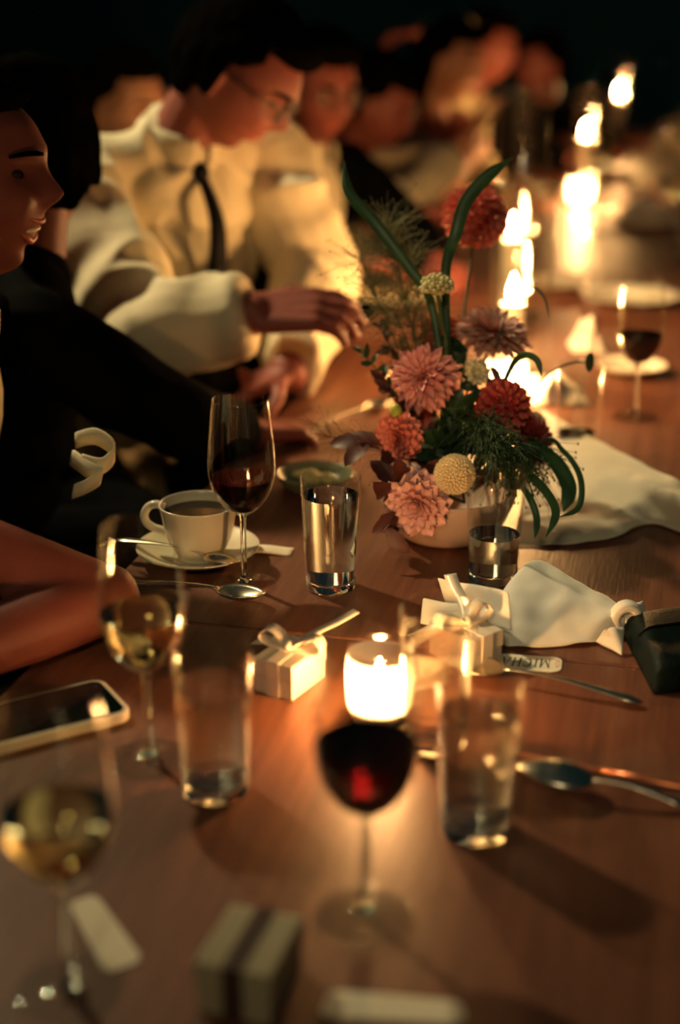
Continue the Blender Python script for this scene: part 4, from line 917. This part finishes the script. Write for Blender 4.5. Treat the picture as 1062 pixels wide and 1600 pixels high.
    for zl, r_ in ((-0.415 + 0.03*smile, 0.0032), (-0.53 - 0.05*smile, 0.0038)):
        pts = []
        for j in range(9):
            q_ = (j - 4)/4; x_ = q_*0.34; z_ = zl + (0.05 + 0.06*smile)*q_*q_*(1 if zl < -.47 else -0.6 + 1.2*smile); y_ = math.sqrt(max(0, 1 - x_*x_ - z_*z_)); pts.append(W(H + HM @ (head_pt(x_, y_, z_, smile=smile) + Vector((0, -0.0005, 0)))))
        m.tube(pts, [r_*math.sqrt(max(0.08, 1 - ((j-4)/4.2)**2)) for j in range(9)], 8)
    m.build('lips', M_lip, g)
    if smile:
        m = MB(); m.ell(W(H + HM @ Vector((0, 0.080, -0.053))), (0.020, 0.012, 0.0045), 14, 8, HM); m.build('teeth', M_china, g)
    # hair
    if hair:
        def mask(x, y, z):
            if z > 0.55 - 0.0*y and y > 0: return z > 0.50 + 0.10*max(0, y) + 0.05*abs(x)
            if y <= 0.0: return z > -0.55 + (0.25 if y > -0.35 else 0)
            return z > 0.12 + 0.85*y
        m = MB(); vs, fs = head_grid(48, 36, off=0.016, mask=mask, jit=0.010); m.add([W(H + HM @ v) for v in vs], fs); vs2, _ = head_grid(48, 36, off=-0.004, mask=mask); o_ = len(vs)
        base_o = len(m.v); m.add([W(H + HM @ v) for v in vs2], [tuple(reversed(f)) for f in fs])
        if hair == 'long':
            for k in range(17):
                a = R(200 + 140*k/16); x_, y_ = 0.082*math.cos(a), 0.09*math.sin(a) - 0.005
                p0 = H + HM @ Vector((x_, y_, 0.03)); p1 = H + HM @ Vector((x_*1.12, y_*1.1, -0.10)); p2 = p1 + Vector((0,0,-0.16)) - fwd*0.02 + Vector((0.01*math.sin(k), 0.01*math.cos(k*2), 0))
                m.cap(W(p0), W(p1), 0.024, 0.026, 8); m.cap(W(p1), W(p2), 0.026, 0.012, 8)
        if hair == 'bun': m.ell(W(H + HM @ Vector((0, -0.125, 0.03))), (0.045, 0.04, 0.045), 14, 10); m.cap(W(H + HM @ Vector((0, -0.09, 0.03))), W(H + HM @ Vector((0, -0.12, 0.03))), 0.045, 0.04)
        if hair == 'short': m.ell(W(H + HM @ Vector((0, 0.055, 0.100))), (0.062, 0.045, 0.026), 14, 8, HM); m.ell(W(H + HM @ Vector((0, -0.01, 0.105))), (0.066, 0.075, 0.03), 14, 8, HM)
        hm = MB(); hm.v = m.v; hm.f = m.f
        o_ = hm.build('hair', None); md = o_.modifiers.new('s', 'SOLIDIFY'); md.thickness = 0.014; md.offset = 0
        md = o_.modifiers.new('r', 'REMESH'); md.mode = 'VOXEL'; md.voxel_size = 0.006; md = o_.modifiers.new('sm', 'SMOOTH'); md.iterations = 3
        me = bpy.data.meshes.new_from_object(o_.evaluated_get(bpy.context.evaluated_depsgraph_get())); o_.modifiers.clear(); o_.data = me; me.materials.clear(); me.materials.append(hairm); o_.parent = g
        me.polygons.foreach_set('use_smooth', [True]*len(me.polygons))
    if glasses:
        gl = MB()
        for sg in (1, -1):
            gl.tube([W(H + HM @ (Vector((sg*0.033 + 0.024*math.cos(a), 0.104, 0.010 + 0.019*math.sin(a))))) for a in [2*math.pi*j/20 for j in range(21)]], 0.0022, 6)
            gl.tube([W(H + HM @ Vector((sg*0.057, 0.103, 0.016))), W(H + HM @ Vector((sg*0.078, 0.06, 0.014))), W(H + HM @ Vector((sg*0.080, -0.01, 0.012)))], 0.002, 6)
        gl.tube([W(H + HM @ Vector((-0.010, 0.105, 0.012))), W(H + HM @ Vector((0, 0.108, 0.016))), W(H + HM @ Vector((0.010, 0.105, 0.012)))], 0.002, 6)
        ob = gl.build('eyeglasses', M_frame, g)
        m = MB()
        for sg in (1, -1): m.ell(W(H + HM @ Vector((sg*0.033, 0.104, 0.010))), (0.023, 0.0008, 0.018), 16, 6, HM)
        m.build('lens', M_thin, ob)
    return g
Z = Vector((0, 0, 1))
def over(p, d=0.0): return Vector((p[0], p[1], p[2]))
# the man in the white shirt
person('man in ivory shirt, black tie and glasses looking down at his hands', (-0.45, 2.52), -46, dp(366, 118, 2.32), -12, 38,
    {1: (dp(226, 520, 2.16), dp(392, 490, 2.12), (1, 0.05, 0.06), (-0.1, 0.5, -0.9), (0, 0.8, 0.8), (12, 26, 22), 1.15),
     -1: (dp(490, 430, 2.52), dp(450, 580, 2.28), (-0.75, -0.45, -0.20), (-0.3, -0.2, -1), (0.3, -1, 0), (25, 35, 25))},
    M_shirt, collar=True, tie=True, glasses=True, skin=M_skin2, vox=0.0048, hair='short', fold=0.020, build=1.28, nf=0.015)
# smiling woman at the left edge
WC = dp(150, 735, 1.70)
PW = person('smiling dark-haired woman in profile at the left edge, in dark jacket', (-0.66, 1.58), -13, dp(-66, 282, 1.62), -6, 0,
    {1: (Vector((-0.45, 1.37, 0.78)), Vector((-0.38, 1.50, 0.66))), -1: (Vector((-0.47, 1.80, 0.84)), Vector((-0.44, 1.66, 0.70)))},
    M_black, skin=M_skin3, hair='bun', smile=1, vox=0.0045, suit=True, build=0.88, knee=0.36)
PO = Vector((-0.66, 1.58, 0)); fl_ = MB()
ribbon_strip(fl_, [dp(118, 688, 1.66) - PO, dp(150, 682, 1.64) - PO, dp(178, 704, 1.63) - PO, dp(160, 728, 1.63) - PO, dp(128, 722, 1.64) - PO], 0.022, (0.1, -0.3, 1)); fl_.build('scarf_fold', M_shirt, PW, solid=0.003)
fl_ = MB(); ribbon_strip(fl_, [dp(112, 715, 1.65) - PO, dp(140, 735, 1.63) - PO, dp(158, 744, 1.62) - PO, dp(135, 760, 1.62) - PO, dp(114, 768, 1.63) - PO], 0.022, (0.3, -0.3, 1)); fl_.build('scarf_fold', M_shirt, PW, solid=0.003)
# person in black between her and the shirted man
person('dark-haired guest in black clothes turned away, between woman and shirted man', (-0.58, 1.97), 20, dp(52, 252, 1.98), 95, 10,
    {1: (dp(280, 655, 1.93), dp(385, 675, 2.04), (0.7, 0.5, -0.1), (0, 0, -1), (-0.5, 0.7, 0)), -1: (Vector((-0.32, 2.12, 0.80)), Vector((-0.16, 2.20, 0.79)))},
    M_black, hair='short', vox=0.007, build=0.95, top_name='jacket', skin=M_skin2, ksp=0.15)
# guest off to the left whose bare arm leans on the table
person('bare-armed guest mostly outside the left edge, elbow leaning on the table', (-0.90, 1.12), -13, Vector((-0.74, 1.08, 1.26)), -10, 0,
    {1: (Vector((-0.66, 0.84, 0.84)), Vector((-0.48, 0.94, 0.80))), -1: (Vector((-0.240, 1.335, 0.790)), Vector((-0.42, 1.13, 0.792)), (-0.5, -0.6, 0), (0, 0, -1), (0.7, -0.5, 0))},
    M_black, sleeve='none', hair='long', vox=0.006, top_name='dress', build=0.95, knee=0.34, skin=M_skin3)
# woman behind the shirted man's shoulder
person('dark-haired woman whose lit face shows behind the shirted man\'s shoulder', (-0.62, 3.30), -60, dp(192, 172, 3.10), -35, 8,
    {1: (Vector((-0.70, 3.05, 0.85)), Vector((-0.50, 2.95, 0.80))), -1: (Vector((-0.28, 3.30, 0.82)), Vector((-0.30, 3.05, 0.80)))},
    M_black, hair='long', vox=0.009, top_name='dress', build=0.9)
# bespectacled man in a dark suit
person('man in dark suit, white shirt and glasses right of the shirted man', (-0.14, 3.45), -40, dp(500, 140, 3.25), -62, 14,
    {1: (Vector((-0.20, 3.18, 0.86)), Vector((0.02, 3.08, 0.82)), (1, .1, 0), (0, 0, -1), (0, 1, 0)), -1: (Vector((0.17, 3.45, 0.84)), Vector((0.22, 3.20, 0.80)), (.3, -.9, 0), (0, 0, -1), (-1, 0, 0))},
    M_black, suit=True, glasses=True, skin=M_skin2, vox=0.008)
person('guest in white shirt with rust-red vest, leaning over the table', (0.06, 3.95), -30, dp(585, 165, 3.72), -20, 25,
    {1: (dp(590, 300, 3.55), dp(640, 330, 3.45), (1, .1, 0), (0, 0, -1), (0, 1, 0)), -1: (dp(690, 260, 3.80), dp(625, 325, 3.55), (-.6, -.5, 0), (0, 0, -1), (0, -1, 0))},
    M_shirt, skin=M_skin2, vox=0.009, hair='short')
person('bare-armed guest in rust-red dress, elbow bent, left of the tall candles', (0.22, 4.45), -40, dp(700, 100, 4.25), -30, 12,
    {1: (dp(700, 250, 4.10), dp(735, 215, 4.05), (.3, 0, .9), (1, 0, 0), (0, -1, 0)), -1: (dp(745, 225, 4.35), dp(690, 290, 4.1), (-.6, -.5, 0), (0, 0, -1), (0, -1, 0))},
    M_rust, sleeve='none', skin=M_skin, vox=0.010, hair='long', top_name='dress')
person('guest in beige top reaching one arm forward at head height', (0.24, 5.15), -20, dp(758, 78, 5.00), -20, 8,
    {1: (dp(718, 48, 4.75), dp(650, 48, 4.60), (-1, 0, -.1), (0, 0, -1), (0, 1, 0)), -1: (Vector((0.44, 4.98, 0.86)), Vector((0.50, 4.78, 0.80)))},
    M_beige, skin=M_skin2, vox=0.010, hair='short', top_name='blouse')
person('distant guest with ruddy face beyond the beige-topped one', (0.52, 5.80), -50, dp(846, 104, 5.55), -150, 5,
    {1: (Vector((0.62, 5.45, .86)), Vector((0.85, 5.35, .80))), -1: (Vector((1.0, 5.75, .86)), Vector((1.05, 5.5, .80)))},
    M_black, skin=M_skin2, vox=0.011, hair='short')

# pale blouse strip and lap napkin of the smiling woman, chairs
def chair(x, y, face, label):
    c_ = empty('dining_chair', (x, y, 0), R(face), label, 'chair', 'dark chairs along the left side')
    MB().box((0, 0, 0.435), (0.40, 0.40, 0.03)).build('seat', M_darkwood, c_, smooth=False, bevel=0.006)
    MB().box((-0.205, 0, 0.78), (0.02, 0.38, 0.12)).build('backrest', M_darkwood, c_, smooth=False, bevel=0.006)
    for sx in (-1, 1):
        for sy in (-1, 1): MB().box((sx*0.18, sy*0.18, 0.21 if sx > 0 else 0.42), (0.03, 0.03, 0.42 if sx > 0 else 0.84)).build('leg', M_darkwood, c_, smooth=False)
chair(-0.66, 1.58, -13, 'dark chair under the smiling woman'); chair(-0.45, 2.52, -46, 'dark chair under the man in the ivory shirt')
chair(-0.58, 1.97, 20, 'dark chair under the guest in black'); chair(-0.90, 1.12, -13, 'dark chair under the bare-armed guest at the left')
chair(-0.62, 3.30, -60, 'dark chair under the woman behind the shirted man'); chair(-0.14, 3.45, -40, 'dark chair under the man in the dark suit')
chair(0.06, 3.95, -30, 'dark chair under the guest leaning over the table'); chair(0.22, 4.45, -40, 'dark chair under the guest in the rust-red dress')
chair(0.24, 5.15, -20, 'dark chair under the guest in the beige top'); chair(0.52, 5.80, -50, 'dark chair under the distant ruddy-faced guest')
